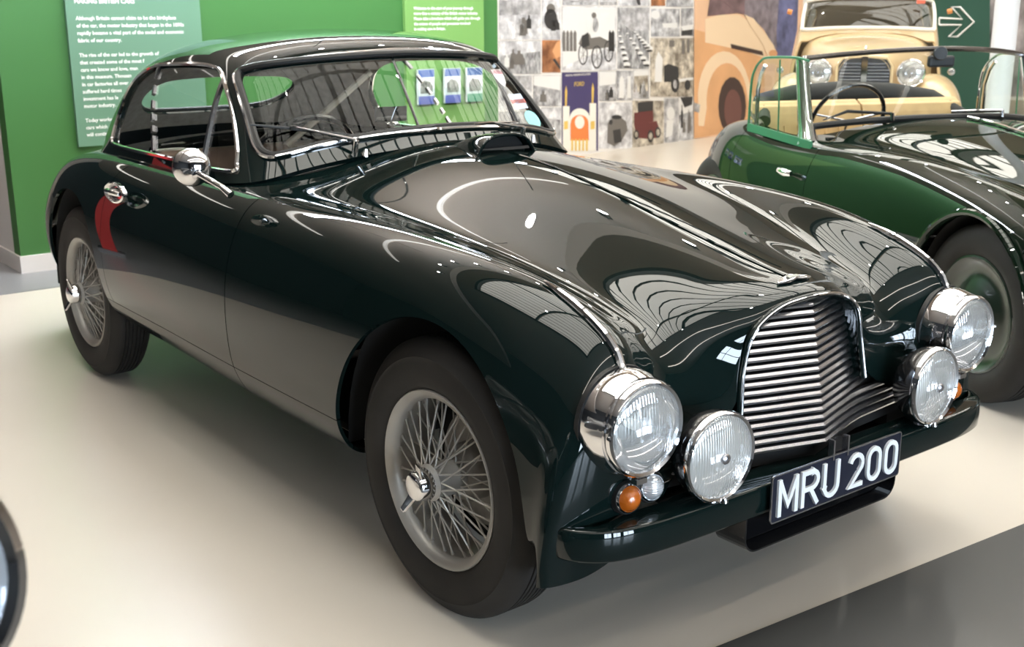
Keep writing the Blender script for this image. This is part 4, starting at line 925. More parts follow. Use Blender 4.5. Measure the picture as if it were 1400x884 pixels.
    MB().tube(pts, .004, 6, flat=1.4).build('bonnet_moulding', M_PAINT, car)
    # air scoop ahead of the windscreen
    def scoop_sec(x):
        t = np.clip((x+.98)/.27, 0, 1); base = near(body, x, 0)[0][2]-.012
        h = (.070*math.sin(t*PI/2)**1.1); w = .075+.045*t
        return base-.006, h, w
    xs = np.linspace(-.98, -.705, 10); v = []; n = 15
    for x in xs:
        base, h, w = scoop_sec(x)
        for k in range(n):
            u = -1+2*k/(n-1); v.append((x, u*w, base-(.02*abs(u)**2)+h*(1-abs(u)**5)))
    sc = MB().add(v, [(i*n+k, i*n+k+1, (i+1)*n+k+1, (i+1)*n+k) for i in range(len(xs)-1) for k in range(n-1)], True).build('bonnet_scoop', M_PAINT, car)
    base, h, w = scoop_sec(-.705)
    rim = [(-.704, (-1+2*k/24)*w, base-(.02*abs(-1+2*k/24)**2)+h*(1-abs(-1+2*k/24)**5)) for k in range(25)]
    MB().tube(rim, .005, 8).build('scoop_lip', M_PAINT, sc)
    MB().add([(-.74, p[1]*.96, p[2]-.003) for p in rim], [tuple(range(25))]).build('scoop_throat', M_DARK, sc)
    MB().box((-.712, -.004, base+.027), (.008, w*1.86, .009)).build('scoop_bar', M_CHROME, sc)
    # wipers
    for y, tip, mid in ((-.335, (-1.235, -.60, 1.095), (-1.19, -.475, 1.078)), (.335, (-1.085, .06, 1.075), (-1.09, .19, 1.068))):
        px = -1.055 if y < 0 else -1.055
        p0 = Vector((px, y, 1.022)); top = p0+Vector((.012, 0, .022))
        wp = MB().tube([p0+Vector((0, 0, -.02)), top], .010, 10).build('wiper_spindle', M_CHROME, car)
        if y < 0:
            MB().tube([top, Vector(mid)+Vector((.008, 0, .006))], [.006, .0035], 8).build('wiper_arm', M_CHROME, wp)
            MB().tube([Vector(tip), Vector(mid)+Vector((.004, 0, 0)), Vector((-1.10, -.30, 1.052))], [.003, .006, .003], 6, flat=.6).build('wiper_blade', M_RUBBLACK, wp)
            MB().box(Vector(mid)+Vector((.008, 0, .004)), (.012, .03, .010)).build('wiper_joint', M_CHROME, wp)
        else:
            MB().tube([top, (-1.062, .20, 1.068)], [.006, .004], 8).build('wiper_arm', M_CHROME, wp)
            MB().tube([(-1.054, .01, 1.064), (-1.058, .2, 1.066), (-1.07, .33, 1.06)], [.003, .005, .003], 6).build('wiper_blade', M_CHROME, wp)
        MB().tube([(px+.045, y+.015, .995), (px+.045, y+.015, 1.018)], [.008, .006], 8).build('washer_jet', M_CHROME, car)
    # door mirror on the right front quarter
    mc = Vector((-1.155, -.835, .988)); dv = Vector((.86, -.5, .05))
    Mm = frame(mc, dv)
    mr = MB().lathe([(.0, .034), (.02, .032), (.038, .025), (.05, .013), (.0555, .002), (.057, -.006), (.054, -.010), (.0, -.008)], 36, Mm).build('door_mirror', M_CHROME, car)
    MB().tube([mc+Vector((.005, -.005, -.03)), (-1.10, -.835, .975), (-1.0, -.812, .945), (-.965, -.80, .925)], [.010, .009, .009, .012], 10).build('mirror_stalk', M_CHROME, mr)
    Pn, Nn = near(body, -.955, z=.865)
    # wheels
    wl = []
    for x, st in ((0, .022), (-2.516, 0)):
        for s in (-1, 1):
            make_wheel(car, (x, s*.686, .346), s, st)
    # wheel arches inside and the underbody
    for x, r, d in ((-.008, .43, .62), (-2.505, .41, .62)):
        for s in (-1, 1):
            v = []; n = 20
            for k in range(n+1):
                a = PI*k/n
                for y in (.44, .745): v.append((x+r*math.cos(a), s*y, .31+.475*math.sin(a)))
            f = [(2*k, 2*k+1, 2*k+3, 2*k+2) for k in range(n)]; f.append(tuple(range(0, 2*n+2, 2)))
            MB().add(v, f, True).build('wheel_arch_liner', M_DARK, car)
    MB().box((-1.27, 0, .285), (1.62, 1.30, .02)).build('underbody', M_DARK, car)
    MB().box((-.02, 0, .33), (.86, .86, .02)).build('engine_undertray', M_DARK, car)
    MB().box((-2.75, 0, .34), (1.2, .9, .02)).build('tail_undertray', M_DARK, car)
    for x in (0, -2.516): MB().tube([(x, -.66, .346), (x, .66, .346)], .03, 8).build('axle', M_DARK, car)
    coupe_interior(car, body)
def coupe_interior(car, body):
    # trim panels follow the inside of the body
    for s in (-1, 1):
        q = body.keep(lambda V: np.minimum(np.minimum(V[:, 0]+2.4, -1.02-V[:, 0]), np.minimum(V[:, 2]-.33, .90-V[:, 2])))
        q = q.keep(lambda V: np.abs(V[:, 1])-.66).offset(-.035).flipped()
        (q if s < 0 else q.mirror()).build('door_trim', M_LEATHER, car)
    MB().box((-1.12, 0, .62), (.03, 1.1, .55)).build('bulkhead', M_DARK, car)
    d = MB(); pr = [(-1.14, .955), (-1.17, .965), (-1.23, .955), (-1.255, .92), (-1.25, .84), (-1.2, .80), (-1.12, .80)]
    d.prism([(x, z) for x, z in pr], -.54, .54, lambda u, v, h: (u, h, v)); bevel(d.build('dashboard', pmat('dash_brown', (.03, .022, .017), .5), car), .01)
    MB().box((-1.75, 0, .31), (1.3, 1.28, .02)).build('cabin_floor', pmat('carpet', (.03, .025, .022), .95), car)
    sh = MB(); sh.prism([(-2.2, .90), (-2.75, .86), (-2.75, .60), (-2.17, .60)], -.48, .48, lambda u, v, h: (u, h, v)); sh.build('rear_shelf', M_HEADLINE, car)
    for s in (-1, 1):
        sec = [(-1.38, .40), (-1.36, .52), (-1.42, .56), (-1.80, .53), (-1.86, .58), (-1.98, .90), (-2.03, .93), (-2.08, .90), (-1.99, .52), (-1.92, .40)]
        st = MB(); st.prism([tuple(p) for p in smooth_poly(sec, 3)], s*.33-.25, s*.33+.25, lambda u, v, h: (u, h, v)); bevel(st.build('seat', M_LEATHER, car), .03, 3)
    # steering wheel on the right
    c = Vector((-1.42, -.34, .935)); ax = Vector((-.82, 0, .57)).normalized(); M = frame(c, ax)
    w = MB().tube([M @ Vector((.2*math.cos(2*PI*k/40), .2*math.sin(2*PI*k/40), 0)) for k in range(40)], .011, 8, close=True).build('steering_wheel', M_BLACK, car)
    for a in (0.3, PI-.3, -PI/2): MB().tube([M @ Vector((.03*math.cos(a), .03*math.sin(a), -.01)), M @ Vector((.195*math.cos(a), .195*math.sin(a), 0))], .005, 6).build('spoke', M_SATIN, w)
    MB().tube([M @ Vector((0, 0, .015)), M @ Vector((0, 0, -.25))], .03, 12).build('steering_column', M_BLACK, w)
    MB().tube([(-2.36, .53, 1.19), (-2.33, .28, 1.03), (-2.30, .02, .87)], .014, 8).build('trim_rail', pmat('pale_trim', (.55, .47, .36), .5), car)
    rod = MB().tube([(-1.305, -.03, 1.285), (-1.135, -.035, 1.05)], .005, 8).build('mirror_rod', M_BLACK, car)
    MB().box((-1.235, -.085, 1.10), (.012, .12, .05)).build('rear_view_mirror', M_CHROME, rod)
    # stickers inside the windscreen
    def sticker(nm, y, z, w, h, outline, cols):
        fx = lambda u, v, d: None
        x0 = -1.125-(z-1.04)*.97-.24*max(0, abs(y)-.26)
        o = MB(); o.prism([(a*w, b*h) for a, b in outline], 0, .001, lambda u, v, d: (x0-(v)*.97-u*.28*(1 if y > 0 else -1)+d-.004, y+u, z+v)); return o.build(nm, cols, car)
    shield = [(-.5, .5), (.5, .5), (.5, .1), (.3, -.3), (0, -.5), (-.3, -.3), (-.5, .1)]
    disc = [(.5*math.cos(2*PI*k/20), .5*math.sin(2*PI*k/20)) for k in range(20)]
    st = sticker('windscreen_sticker', .447, 1.197, .055, .06, shield, pmat('sticker_white', (.8, .78, .78), .5))
    sticker('windscreen_sticker', .447, 1.218, .057, .016, [(-.5, -.5), (.5, -.5), (.5, .5), (-.5, .5)], pmat('sticker_pink', (.75, .30, .36), .5))
    sticker('windscreen_sticker', .497, 1.052, .075, .06, disc, pmat('sticker_aqua', (.30, .72, .70), .5))
    sq = [(-.5, -.5), (.5, -.5), (.5, .5), (-.5, .5)]
    sticker('windscreen_sticker', .475, 1.115, .072, .05, sq, pmat('sticker_blue', (.55, .62, .78), .5))
    sticker('windscreen_sticker', .475, 1.115, .080, .014, sq, pmat('sticker_red', (.6, .12, .10), .5))
# ------------------------------------------------------------------ green roadster beside the coupe
def make_roadster():
    th = math.radians(-23); ey = Vector((-math.sin(th), math.cos(th), 0)); F = Vector((-.03, 1.64, 0))
    car = empty('roadster_car', F+ey*.785, th, 'dark green open roadster with tan seats and side windows raised', 'car')
    MP = pmat('roadster_green_paint', (.0036, .0115, .006), .3, coat=1.0, coat_rough=.015, spec=0.0)
    X = [-3.2, -3.0, -2.75, -2.5, -2.25, -2.0, -1.75, -1.5, -1.3, -1.1, -.9, -.6, -.3, 0, .25, .45, .58, .66]
    xs = lambda *v: list(zip(X, v))
    zc = [.55, .70, .82, .88, .89, .89, .90, .935, .945, .935, .912, .872, .832, .79, .75, .70, .62, .5]
    z2 = [.54, .69, .81, .87, .88, .88, .88, .895, .905, .893, .868, .825, .785, .745, .70, .64, .57, .48]
    z3 = [.53, .68, .80, .865, .875, .87, .855, .862, .868, .852, .832, .803, .768, .73, .69, .62, .55, .47]
    z4 = [.52, .67, .79, .86, .87, .85, .838, .842, .848, .848, .846, .838, .812, .772, .72, .65, .57, .47]
    z5 = [.51, .65, .77, .85, .865, .835, .826, .832, .84, .848, .854, .858, .838, .80, .75, .67, .58, .47]
    z6 = [.49, .61, .72, .80, .815, .785, .77, .775, .78, .785, .79, .795, .775, .745, .70, .63, .55, .455]
    z7 = [.46, .54, .62, .68, .69, .67, .66, .66, .66, .66, .665, .67, .66, .64, .60, .55, .49, .43]
    k = lambda v: [v]*18
    rows = [(k(0), zc), (k(.22), [z-.01 for z in zc]), (k(.40), z2), (k(.50), z3), (k(.585), z4), (k(.655), z5), (k(.725), z6), (k(.772), z7), (k(.785), [.44, .47, .51, .54]+[.545]*10+[.5, .46, .43, .40]), (k(.778), [.42]*18), (k(.75), [.34]*18), (k(.70), [.28]*18), (k(.6), [.26]*18)]
    W = [(-3.2, .50), (-3.0, .68), (-2.75, .86), (-2.5, .965), (-2.25, 1), (.0, 1), (.25, .97), (.45, .9), (.58, .78), (.66, .6)]
    w = pchip(W, X); G = np.zeros((18, len(rows), 3))
    for j, (a, z) in enumerate(rows): G[:, j] = np.stack([X, -np.array(a)*w, z], 1)
    S = Surf.from_grid(G, 7, 6, True)
    def arch(V):
        x, a, z = V[:, 0], np.abs(V[:, 1]), V[:, 2]
        g = np.minimum(((x+.12)/.365)**2+((z-.30)/.415)**2-1, ((x+2.47)/.34)**2+((z-.28)/.36)**2-1)
        return np.where(a > .45, g, 1)
    S = S.keep(arch)
    def cock(V): return np.where(V[:, 2] > .74, np.abs((V[:, 0]+1.98)/.42)**4+np.abs(V[:, 1]/.615)**4-1, 1)
    S = S.keep(cock)
    rim = S
    gp = .003
    dO = [(-2.17, 1.2), (-2.17, .85), (-2.19, .70), (-2.17, .50), (-2.10, .36), (-1.42, .36), (-1.375, .60), (-1.40, .78), (-1.43, .85), (-1.45, 1.2)]
    dg = lambda V: np.where(np.abs(V[:, 1]) > .56, inpoly(V[:, 0], V[:, 2], dO), 1)
    door, rest = S.split(lambda V: dg(V)-gp); door = door.split(lambda V: dg(V)+gp*.3)[0]
    bg = lambda V: np.where(V[:, 2] > .5, np.maximum(np.maximum(-1.30-V[:, 0], V[:, 0]-.5), np.abs(V[:, 1])-(.53-.16*np.clip((V[:, 0]+1.3)/1.8, 0, 1))), 1)
    bon, rest = rest.split(lambda V: bg(V)-gp); bon = bon.split(lambda V: bg(V)+gp*.3)[0]
    rest.full().build('body', MP, car, .02); bon.full().build('bonnet', MP, car, .012)
    for s in (-1, 1):
        d = (door if s < 0 else door.mirror()).build('door', MP, car, .02)
        hp = MB(); y = s*.795; hp.tube([(-1.60, y, .692), (-1.56, y+s*.012, .696), (-1.50, y+s*.012, .692), (-1.465, y, .69)], [.006, .016, .019, .012], 10).build('door_handle', M_CHROME, d)
        # wheel arch bead
        pts = [(-.12+.367*math.cos(a), s*(.785*float(pchip(W, [-.12+.367*math.cos(a)])[0])+.004-.02*max(0, math.sin(a))**3), .30+.417*math.sin(a)) for a in np.linspace(.05, PI-.05, 30)]
        MB().tube(pts, .014, 8).build('arch_bead', MP, car)
        for x, a0 in ((-.12, .375), (-2.47, .35)):
            v = []; n = 16
            for q in range(n+1):
                a = PI*q/n
                for yy in (.46, .735 if x > -1 else .66): v.append((x+a0*math.cos(a), s*yy, .27+(.44 if x > -1 else .37)*math.sin(a)))
            MB().add(v, [(2*q, 2*q+1, 2*q+3, 2*q+2) for q in range(n)]+[tuple(range(0, 2*n+2, 2))], True).build('wheel_arch_liner', M_DARK, car)
            M = frame((x, s*.66, .335), (0, s, 0)); MD = pmat('dark_green_disc', (.006, .016, .010), .3, coat=.5)
            wd = MB().lathe([(.222, .07), (.215, .072), (.2, .055), (.17, .045), (.13, .05), (.11, .065), (.0, .07)], 40, M).build('wheel', MD, car)
            tr = [(.2215, .066), (.232, .076), (.262, .083), (.295, .08), (.318, .07), (.329, .055), (.334, .045)]
            gr = []
            for g in (.03, .01, -.01, -.03): gr += [(.335, g+.003), (.329, g+.002), (.329, g-.002), (.335, g-.003)]
            MB().lathe(tr+gr+[(r, -h) for r, h in tr[::-1]], 72, M).build('tyre', M_RUBBER, wd)
            MB().lathe([(.075, .06), (.07, .085), (.045, .1), (0, .105)], 28, M).build('hub_cap', M_CHROME, wd)
    MB().box((-1.3, 0, .27), (2.0, 1.1, .02)).build('underbody', M_DARK, car)
    MB().box((-1.9, 0, .33), (1.0, 1.2, .02)).build('cabin_floor', M_DARK, car)
    MB().box((-1.5, 0, .6), (.03, 1.2, .5)).build('bulkhead', M_DARK, car)
    # cockpit: tan bench back, door capping, folded hood
    TAN = pmat('tan_leather', (.52, .36, .17), .5, noise=(10, .12))
    for s in (-1, 1):
        sec = [(-1.72, .42), (-1.70, .52), (-2.05, .52), (-2.10, .56), (-2.2, .90), (-2.235, .945), (-2.28, .93), (-2.2, .5), (-2.1, .42)]
        st = MB(); st.prism([tuple(p) for p in smooth_poly(sec, 3)], s*.31-.305, s*.31+.305, lambda u, v, h: (u, h, v)); st = st.build('seat', TAN, car); bevel(st, .035, 3)
        for q in range(5):
            y = s*.31-.16+q*.08; MB().tube([(-2.105, y, .58), (-2.145, y, .72), (-2.18, y, .84)], .006, 6).build('seat_pleat', TAN, st)
        dc = MB(); dc.box((-1.88, s*.668, .70), (.66, .02, .28)); dc.build('door_trim', pmat('green_trim', (.012, .06, .035), .5), car)
    hd = MB(); hd.tube([(-2.16, -.60, .87), (-2.36, -.52, .955), (-2.42, -.30, .985), (-2.43, 0, .995), (-2.42, .30, .985), (-2.36, .52, .955), (-2.16, .60, .87)], [.035, .05, .055, .06, .055, .05, .035], 12); hd.build('folded_hood', pmat('hood_black', (.02, .021, .02), .8, bump=(40, .4)), car)
    MB().tube([(-2.10, -.64, .855), (-2.3, -.60, .90), (-2.47, -.42, .935), (-2.52, 0, .95), (-2.47, .42, .935), (-2.3, .60, .90), (-2.10, .64, .855)], .016, 8).build('cockpit_moulding', pmat('brown_moulding', (.06, .045, .035), .5), car)
    # windscreen: chrome pillars, dark top rail, curved glass
    def wx(y): return -1.44-.20*(y/.64)**2
    def zt(y): return 1.252-.045*(y/.64)**2
    def zb(y): return .945-.05*(abs(y)/.64)**2.5
    ys = np.linspace(-.63, .63, 19)
    top = [(wx(y)-.10, y*.985, zt(y)) for y in ys]; bot = [(wx(y), y, zb(y)) for y in ys]
    g = MB().add(top+bot, [(i, i+1, 19+i+1, 19+i) for i in range(18)], True).build('windscreen_glass', M_GLASS, car)
    MB().tube(top, .013, 8).build('windscreen_top_rail', pmat('dark_bronze_rail', (.10, .09, .085), .25, metal=.8), car)
    MB().tube([(x+.005, y, z-.008) for x, y, z in bot], .016, 8).build('windscreen_seal', M_RUBBLACK, car)
    for s, e in ((-1, 0), (1, -1)):
        b = Vector(bot[e]); t = Vector(top[e])
        MB().tube([b+Vector((.03, s*.012, -.085)), b+Vector((.008, s*.012, -.02)), b+Vector((-.01, s*.012, .02)), t+Vector((0, s*.01, .004))], [.065, .048, .042, .034], 12, flat=.8).build('windscreen_pillar', M_CHROME, car)
        MB().tube([b+Vector((.014, -s*.012, -.0)), t+Vector((.012, -s*.012, -.005))], .008, 6).build('pillar_seal', M_RUBBLACK, car)
    # side windows in green frames
    MF = pmat('green_frame', (.035, .20, .10), .35)
    for s in (-1, 1):
        y = s*.685
        O = [(-1.475, .835), (-1.56, 1.205), (-1.70, 1.215), (-1.98, 1.205), (-2.06, 1.185), (-2.12, 1.14), (-2.155, 1.06), (-2.165, .81)]
        O = [O[0], O[1]]+[tuple(p) for p in smooth_poly(O[1:], 4, False)][1:]
        k_ = len(O)
        MB().add([(x, y, z) for x, z in O], [tuple(range(k_))]).build('side_window_glass', glass_mat('green_side_glass', (.86, .93, .88)), car)
        MB().tube([(x, y, z) for x, z in O[1:]], .0065, 6).build('side_window_frame', MF if s < 0 else M_CHROME, car)
        MB().box((-1.825, y, .83), (.67, .012, .04), R=Matrix.Rotation(.04, 3, 'Y')).build('window_sill_rail', MF, car)
        MB().tube([(-2.10, y-s*.012, .83), (-2.10, y-s*.012, 1.04), (-2.07, y-s*.012, 1.12), (-2.03, y-s*.012, 1.165)], .011, 8).build('window_channel', M_CHROME, car)
        MB().tube([(-1.83, y, .84), (-1.85, y, 1.2)], .004, 6).build('glass_edge', MF, car)
    # front end: lamps, slatted grille and bumper
    MLr = lens_mat('roadster_lens', (.7, .71, .7), 40, 'Y', clear=.4)
    for s in (-1, 1):
        make_lamp(car, (.50, s*.50, .60), .085, .1, 'headlamp', M_CHROME, MLr, .012, .02, bowl=[(.094, -.008), (.1, -.04), (.098, -.09), (.08, -.16)])
    gb = MB(); gb.prism([(.30*math.cos(2*PI*q/28), .40+.15*math.sin(2*PI*q/28)) for q in range(28)], .60, .645, lambda u, v, h: (h, u, v)); gb = gb.build('grille', M_DARK, car)
    for q in range(13):
        y = -.27+q*.045; hh = .15*math.sqrt(max(0, 1-(y/.30)**2)); MB().box((.655, y, .40), (.02, .012, 2*hh)).build('grille_bar', M_CHROME, gb)
    MB().tube([(.655, .305*math.cos(2*PI*q/36), .40+.155*math.sin(2*PI*q/36)) for q in range(36)], .014, 8, close=True).build('grille_surround', M_CHROME, gb)
    MB().tube([(.45, -.72, .36), (.62, -.60, .36), (.72, -.3, .36), (.74, 0, .36), (.72, .3, .36), (.62, .60, .36), (.45, .72, .36)], .04, 10, flat=.5, up=(0, 0, 1)).build('bumper', M_CHROME, car)
    # mirror, wheel, wipers, chrome bonnet strip
    mr = MB().box((-1.50, -.02, 1.195), (.03, .14, .055)).build('rear_view_mirror', pmat('mirror_black', (.02, .022, .024), .5), car); bevel(mr, .012, 2)
    MB().lathe([(.0, .0), (.03, .002), (.034, .01), (.03, .02), (.0, .022)], 20, frame((-1.47, -.05, 1.235), (.9, -.3, 0))).build('mirror_mount', M_RUBBLACK, mr)
    c = Vector((-1.74, -.36, .905)); M = frame(c, Vector((-.9, 0, .42)))
    wl = MB().tube([M @ Vector((.195*math.cos(2*PI*q/36), .195*math.sin(2*PI*q/36), 0)) for q in range(36)], .011, 8, close=True).build('steering_wheel', M_BLACK, car)
    for a in (.2, PI-.2, -PI/2): MB().tube([M @ Vector((0, 0, -.01)), M @ Vector((.19*math.cos(a), .19*math.sin(a), 0))], .006, 6).build('spoke', M_SATIN, wl)
    for y, y2 in ((-.30, -.60), (.30, -.02)):
        b = MB().tube([(wx(y)+.05, y, zb(y)-.01), (wx(y)+.045, y, zb(y)+.025)], .01, 8).build('wiper_spindle', M_CHROME, car)
        MB().tube([(wx(y)+.045, y, zb(y)+.022), (wx(y2)+.03, (y+y2)/2, zb(y)+.026), (wx(y2)+.015, y2+.03, zb(y2)+.02)], [.007, .008, .003], 6).build('wiper_blade', M_RUBBLACK if y < 0 else M_CHROME, b)
    MB().tube([(x, 0, float(pchip(list(zip(X, zc)), [x])[0])+.003) for x in np.linspace(-1.28, .4, 16)], .008, 6).build('bonnet_strip', M_CHROME, car)
    return car
# ------------------------------------------------------------------ cream saloon behind the roadster
def make_saloon():
    hd = math.atan2(-.809, .588)
    car = empty('saloon_car', (-3.68, 5.87, 0), hd, 'cream vintage saloon with upright slatted grille and round headlamps', 'car')
    MP = pmat('cream_paint', (.60, .45, .255), .25, coat=.8, spec=.2)
    # local x forward, y left; grille at x 0
    # body tub and roof: lofted sections
    X = [-3.3, -3.1, -2.7, -2.2, -1.7, -1.35, -1.15, -1.0]
    secs = {-3.3: (.35, .5, .9), -3.1: (.5, .35, 1.15), -2.7: (.58, .3, 1.45), -2.2: (.62, .3, 1.60), -1.7: (.63, .3, 1.645), -1.35: (.625, .3, 1.625), -1.15: (.62, .3, 1.555), -1.0: (.60, .3, 1.25)}
    G = np.zeros((len(X), 9, 3))
    for i, x in enumerate(X):
        w, zb, zt = secs[x]; belt = min(1.2, zt-.05)
        zz = [zt, zt-.005, zt-.03, zt-.09, (zt+belt)/2-.03, belt-.1, .8 if zt > 1.2 else .7, .5, zb]; aa = [0, w*.4, w*.68, w*.86, w*.93, w, w*1.08, w*1.08, w]
        for j in range(9): G[i, j] = (x, -aa[j], zz[j])
    S = Surf.from_grid(G, 6, 5, True)
    # windscreen and side windows
    WS = [tuple(p) for p in smooth_poly([(-.52, 1.27), (-.55, 1.30), (-.54, 1.46), (-.50, 1.515), (-.25, 1.54), (.25, 1.54), (.50, 1.515), (.54, 1.46), (.55, 1.30), (.52, 1.27), (.25, 1.285), (-.25, 1.285)], 4)]
    F_ = S.full()
    wg = lambda V: np.where(V[:, 0] > -1.6, inpoly(V[:, 1], V[:, 2], WS), 1)
    SW = [(-1.28, 1.25), (-1.34, 1.47), (-2.0, 1.49), (-2.0, 1.22)]; SW2 = [(-2.06, 1.22), (-2.06, 1.49), (-2.5, 1.44), (-2.65, 1.24)]
    sg = lambda V: np.where(np.abs(V[:, 1]) > .5, np.minimum(inpoly(V[:, 0], V[:, 2], SW), inpoly(V[:, 0], V[:, 2], SW2)), 1)
    body = F_.keep(lambda V: np.minimum(wg(V), sg(V))); body.build('body', MP, car, .02)
    ws = F_.split(wg)[0]; MGs = glass_mat('saloon_glass', (.55, .58, .56), 1.7)
    ws.offset(-.006).build('windscreen_glass', MGs, car)
    lp = ws.loops()[0]; MB().tube([ws.V[i]+ws.N[i]*.006 for i in lp], .016, 8, close=True).build('windscreen_frame', pmat('cream_trim', (.78, .74, .66), .4), car)
    for s in (-1, 1):
        p = F_.split(sg)[0].split(lambda V: -s*V[:, 1])[0].offset(-.005)
        f, r = p.split(lambda V: -(V[:, 0]+2.03))
        f.build('door_glass', MGs, car); r.build('rear_door_glass', MGs, car)
    MB().box((-2.0, 0, .75), (1.8, 1.0, .5)).build('interior', pmat('saloon_interior', (.10, .085, .07), .8), car)
    # bonnet tapering to the grille
    Xb = [-1.05, -.8, -.5, -.25, -.08, .0]; G = np.zeros((6, 7, 3))
    wb = [.56, .50, .40, .31, .25, .215]; zt = [1.255, 1.235, 1.20, 1.165, 1.13, 1.085]
    for i, x in enumerate(Xb):
        a = [0, wb[i]*.4, wb[i]*.72, wb[i]*.93, wb[i], wb[i]*1.0, wb[i]*.98]; z = [zt[i], zt[i]-.01, zt[i]-.035, zt[i]-.1, zt[i]-.22, .75, .5]
        for j in range(7): G[i, j] = (x, -a[j], z[j])
    Sb = Surf.from_grid(G, 6, 6, True).full(); Sb.build('bonnet', MP, car, .01)
    # grille: shell, slats either side of the centre bar
    gs = MB(); gs.prism([(-.215, .48), (-.215, 1.02), (-.17, 1.075), (.17, 1.075), (.215, 1.02), (.215, .48)], -.06, -.002, lambda u, v, h: (h, u, v)); G0 = gs.build('grille', pmat('grille_black', (.03, .03, .03), .6), car)
    for i in range(22):
        z = .50+i*.025
        for s in (-1, 1):
            w_ = .165 if z < .99 else .135
            b = MB().box((.006, s*(.026+w_/2), z), (.02, w_, .013)).build('grille_slat', M_SATIN, G0)
    MB().box((.012, 0, .78), (.03, .045, .60)).build('centre_bar', M_CHROME, G0)
    for s in (-1, 1): MB().tube([(.0, s*.212, .48), (.0, s*.212, 1.01), (0, s*.17, 1.07), (0, 0, 1.085)], .014, 8).build('grille_edge', MP, G0)
    MB().tube([(.0, 0, 1.09), (-.005, 0, 1.14), (-.03, 0, 1.16)], [.012, .008, .004], 8).build('mascot', M_CHROME, car)
    ML = lens_mat('saloon_lens', (.5, .5, .48), 22, 'X', clear=.4)
    for s in (-1, 1):
        # pontoon wing: rounded over the wheel, running back to the sill
        Xw = [-1.5, -1.2, -.9, -.6, -.35, -.1, .12, .26, .33]; zt = [.52, .66, .82, .92, .955, .94, .86, .70, .52]
        G = np.zeros((9, 7, 3))
        for i, x in enumerate(Xw):
            for j, (a, z) in enumerate(((.30, zt[i]-.22), (.38, zt[i]-.06), (.50, zt[i]), (.62, zt[i]-.015), (.72, zt[i]-.09), (.78, zt[i]-.25), (.785, max(.30, zt[i]-.55)))): G[i, j] = (x, -a, z)
        Sw = Surf.from_grid(G, 5, 5, False)
        ctr = Sw.V.mean(0); 
        if ((Sw.V-ctr)*Sw.N).sum() < 0: Sw = Sw.flipped()
        Sw = Sw.keep(lambda V: np.where(np.abs(V[:, 1]) > .6, ((V[:, 0]+.33)/.36)**2+((V[:, 2]-.32)/.40)**2-1, 1))
        (Sw if s < 0 else Sw.mirror()).build('front_wing', MP, car, .02)
        L, M = make_lamp(car, (.03, s*.355, .955), .098, .1, 'headlamp', MP, ML, .012, .025, bowl=[(.104, -.006), (.108, -.03), (.10, -.07), (.08, -.12), (.04, -.18), (0, -.21)])
        MB().lathe([(.012, .02), (.008, .03), (0, .032)], 10, M).build('lens_cap', M_SATIN, L)
        MB().tube([(-.06, s*.355, .86), (-.05, s*.42, .80)], .03, 10).build('lamp_post', MP, L)
        Mq = frame((-.05, s*.66, .965), (1, 0, 0)); q = MB().lathe([(.028, 0), (.03, -.02), (.022, -.06), (0, -.075)], 16, Mq).build('side_lamp', M_CHROME, car); MB().lathe([(.027, 0), (.02, .01), (0, .013)], 16, Mq).build('lens', ML, q)
        Mw = frame((-.33, s*.66, .32), (0, s, 0)); w_ = MB().lathe([(.21, .05), (.19, .06), (.1, .05), (0, .06)], 28, Mw).build('wheel', MP, car)
        MB().lathe([(.21, .055), (.25, .065), (.3, .055), (.32, .03), (.32, -.03), (.3, -.055), (.21, -.05)], 36, Mw).build('tyre', M_RUBBER, w_)
        Mw = frame((-2.65, s*.62, .32), (0, s, 0)); w_ = MB().lathe([(.21, .05), (.19, .06), (.1, .05), (0, .06)], 28, Mw).build('wheel', MP, car)
        MB().lathe([(.21, .055), (.25, .065), (.3, .055), (.32, .03), (.32, -.03), (.3, -.055), (.21, -.05)], 36, Mw).build('tyre', M_RUBBER, w_)
        MB().tube([(-1.25, s*.66, 1.42), (-1.25, s*.70, 1.43)], .022, 8).build('semaphore_lamp', pmat('amber_tab', (.6, .22, .05), .4), car)
    MB().box((.32, 0, .42), (.05, 1.45, .09)).build('bumper', M_CHROME, car)
    MB().box((-1.1, .43, 1.505), (.012, .07, .03)).build('tax_disc', pmat('tax_red', (.75, .16, .10), .5), car)
    return car
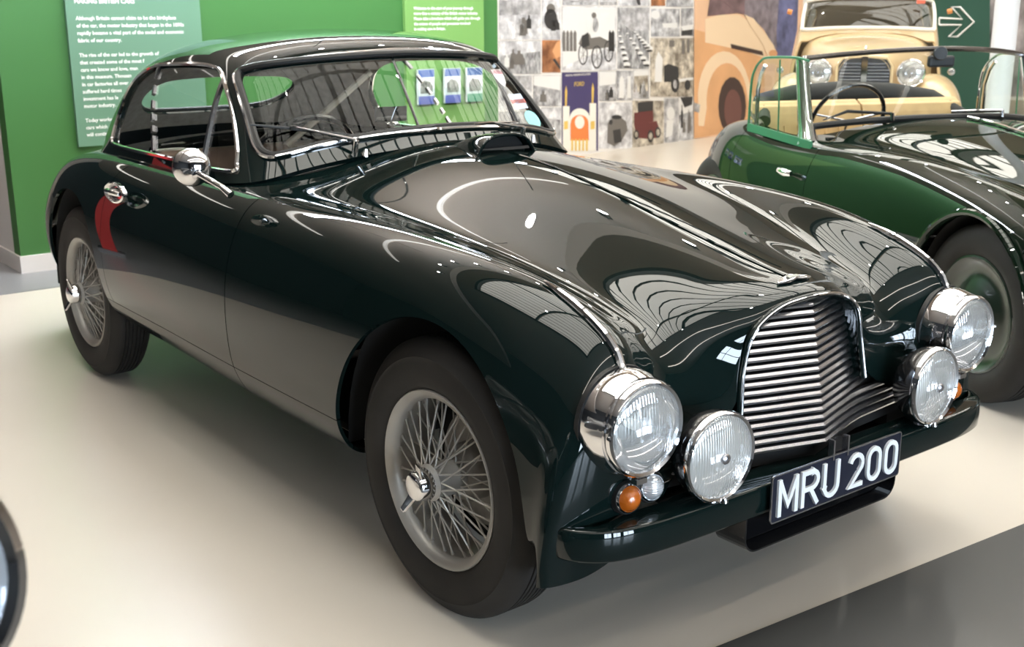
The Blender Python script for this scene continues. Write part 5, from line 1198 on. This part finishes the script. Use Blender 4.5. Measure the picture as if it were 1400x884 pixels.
# ------------------------------------------------------------------ grey car's headlamp at the camera's left
def make_near_lamp():
    MG = pmat('silver_grey_paint', (.03, .033, .036), .3, coat=1)
    car = empty('grey_car', (.4, -2.75, 0), 0, 'grey car of which only a chrome headlamp rim reaches into view', 'car')
    L, M = make_lamp(car, (.85, .641, 1.0), .098, .1, 'headlamp', M_CHROME, lens_mat('near_lens', (.5, .52, .55), 24, 'Y'), .014, .02, d=(.96, -.1, .2), bowl=[(.108, -.01), (.113, -.03), (.113, -.07), (.10, -.12), (.06, -.17), (0, -.19)])
    for s in (-1, 1):
        X = [-1.1, -.8, -.5, -.2, .1, .38, .58, .68]; zt = [.60, .74, .84, .90, .88, .80, .66, .45]; G = np.zeros((8, 7, 3))
        for i, x in enumerate(X):
            for j, (a, z) in enumerate(((.36, zt[i]-.2), (.44, zt[i]-.05), (.54, zt[i]), (.63, zt[i]-.02), (.70, zt[i]-.10), (.735, zt[i]-.25), (.735, max(.3, zt[i]-.5)))): G[i, j] = (x, -a, z)
        W_ = Surf.from_grid(G, 5, 5, False)
        if ((W_.V-W_.V.mean(0))*W_.N).sum() < 0: W_ = W_.flipped()
        W_ = W_.keep(lambda V: np.where(np.abs(V[:, 1]) > .58, ((V[:, 0]-.12)/.38)**2+((V[:, 2]-.33)/.42)**2-1, 1))
        (W_ if s < 0 else W_.mirror()).build('front_wing', MG, car, .02)
        Mw = frame((.12, s*.62, .33), (0, s, 0)); w_ = MB().lathe([(.21, .05), (.19, .06), (.1, .05), (0, .06)], 28, Mw).build('wheel', MG, car)
        MB().lathe([(.21, .055), (.25, .065), (.31, .055), (.33, .03), (.33, -.03), (.31, -.055), (.21, -.05)], 36, Mw).build('tyre', M_RUBBER, w_)
    G = np.zeros((6, 5, 3))
    for i, (x, w, z) in enumerate(((-1.1, .42, 1.0), (-.7, .40, 1.0), (-.2, .36, .97), (.2, .31, .93), (.5, .26, .88), (.62, .22, .75))):
        for j, (a, q) in enumerate(((0, z), (w*.5, z-.02), (w*.85, z-.08), (w, z-.25), (w, .4))): G[i, j] = (x, -a, q)
    Surf.from_grid(G, 5, 5, True).full().build('bonnet', MG, car, .02)
    MB().tube([(.80, .62, .93), (.72, .52, .84), (.55, .40, .75)], .022, 10).build('lamp_bracket', M_CHROME, L)
    MB().box((.72, 0, .42), (.05, 1.4, .09)).build('bumper', M_CHROME, car)
    return car
def make_added_banner():  # added out of view to put a red reflection in the coupe
    b = empty('added_banner_stand', (-5.3, -1.95, 0), .4, 'added red banner on a grey foot, unseen, giving a red reflection', 'banner')
    MB().box((0, 0, .03), (.26, .26, .06)).build('foot', M_SATIN, b)
    MB().box((0, 0, .66), (.012, .15, 1.2)).build('added_banner_sheet', pmat('added_banner_red', (.55, .02, .02), .6), b)
    MB().tube([(-.02, 0, .04), (-.02, 0, 1.28)], .01, 8).build('pole', M_SATIN, b)
# ------------------------------------------------------------------ build
make_hall(); make_panels(); make_collage(); make_right_background()
CAR, BODY, FRONT = make_coupe()
coupe_details(CAR, BODY, FRONT)
make_roadster(); make_saloon(); make_near_lamp(); make_added_banner()
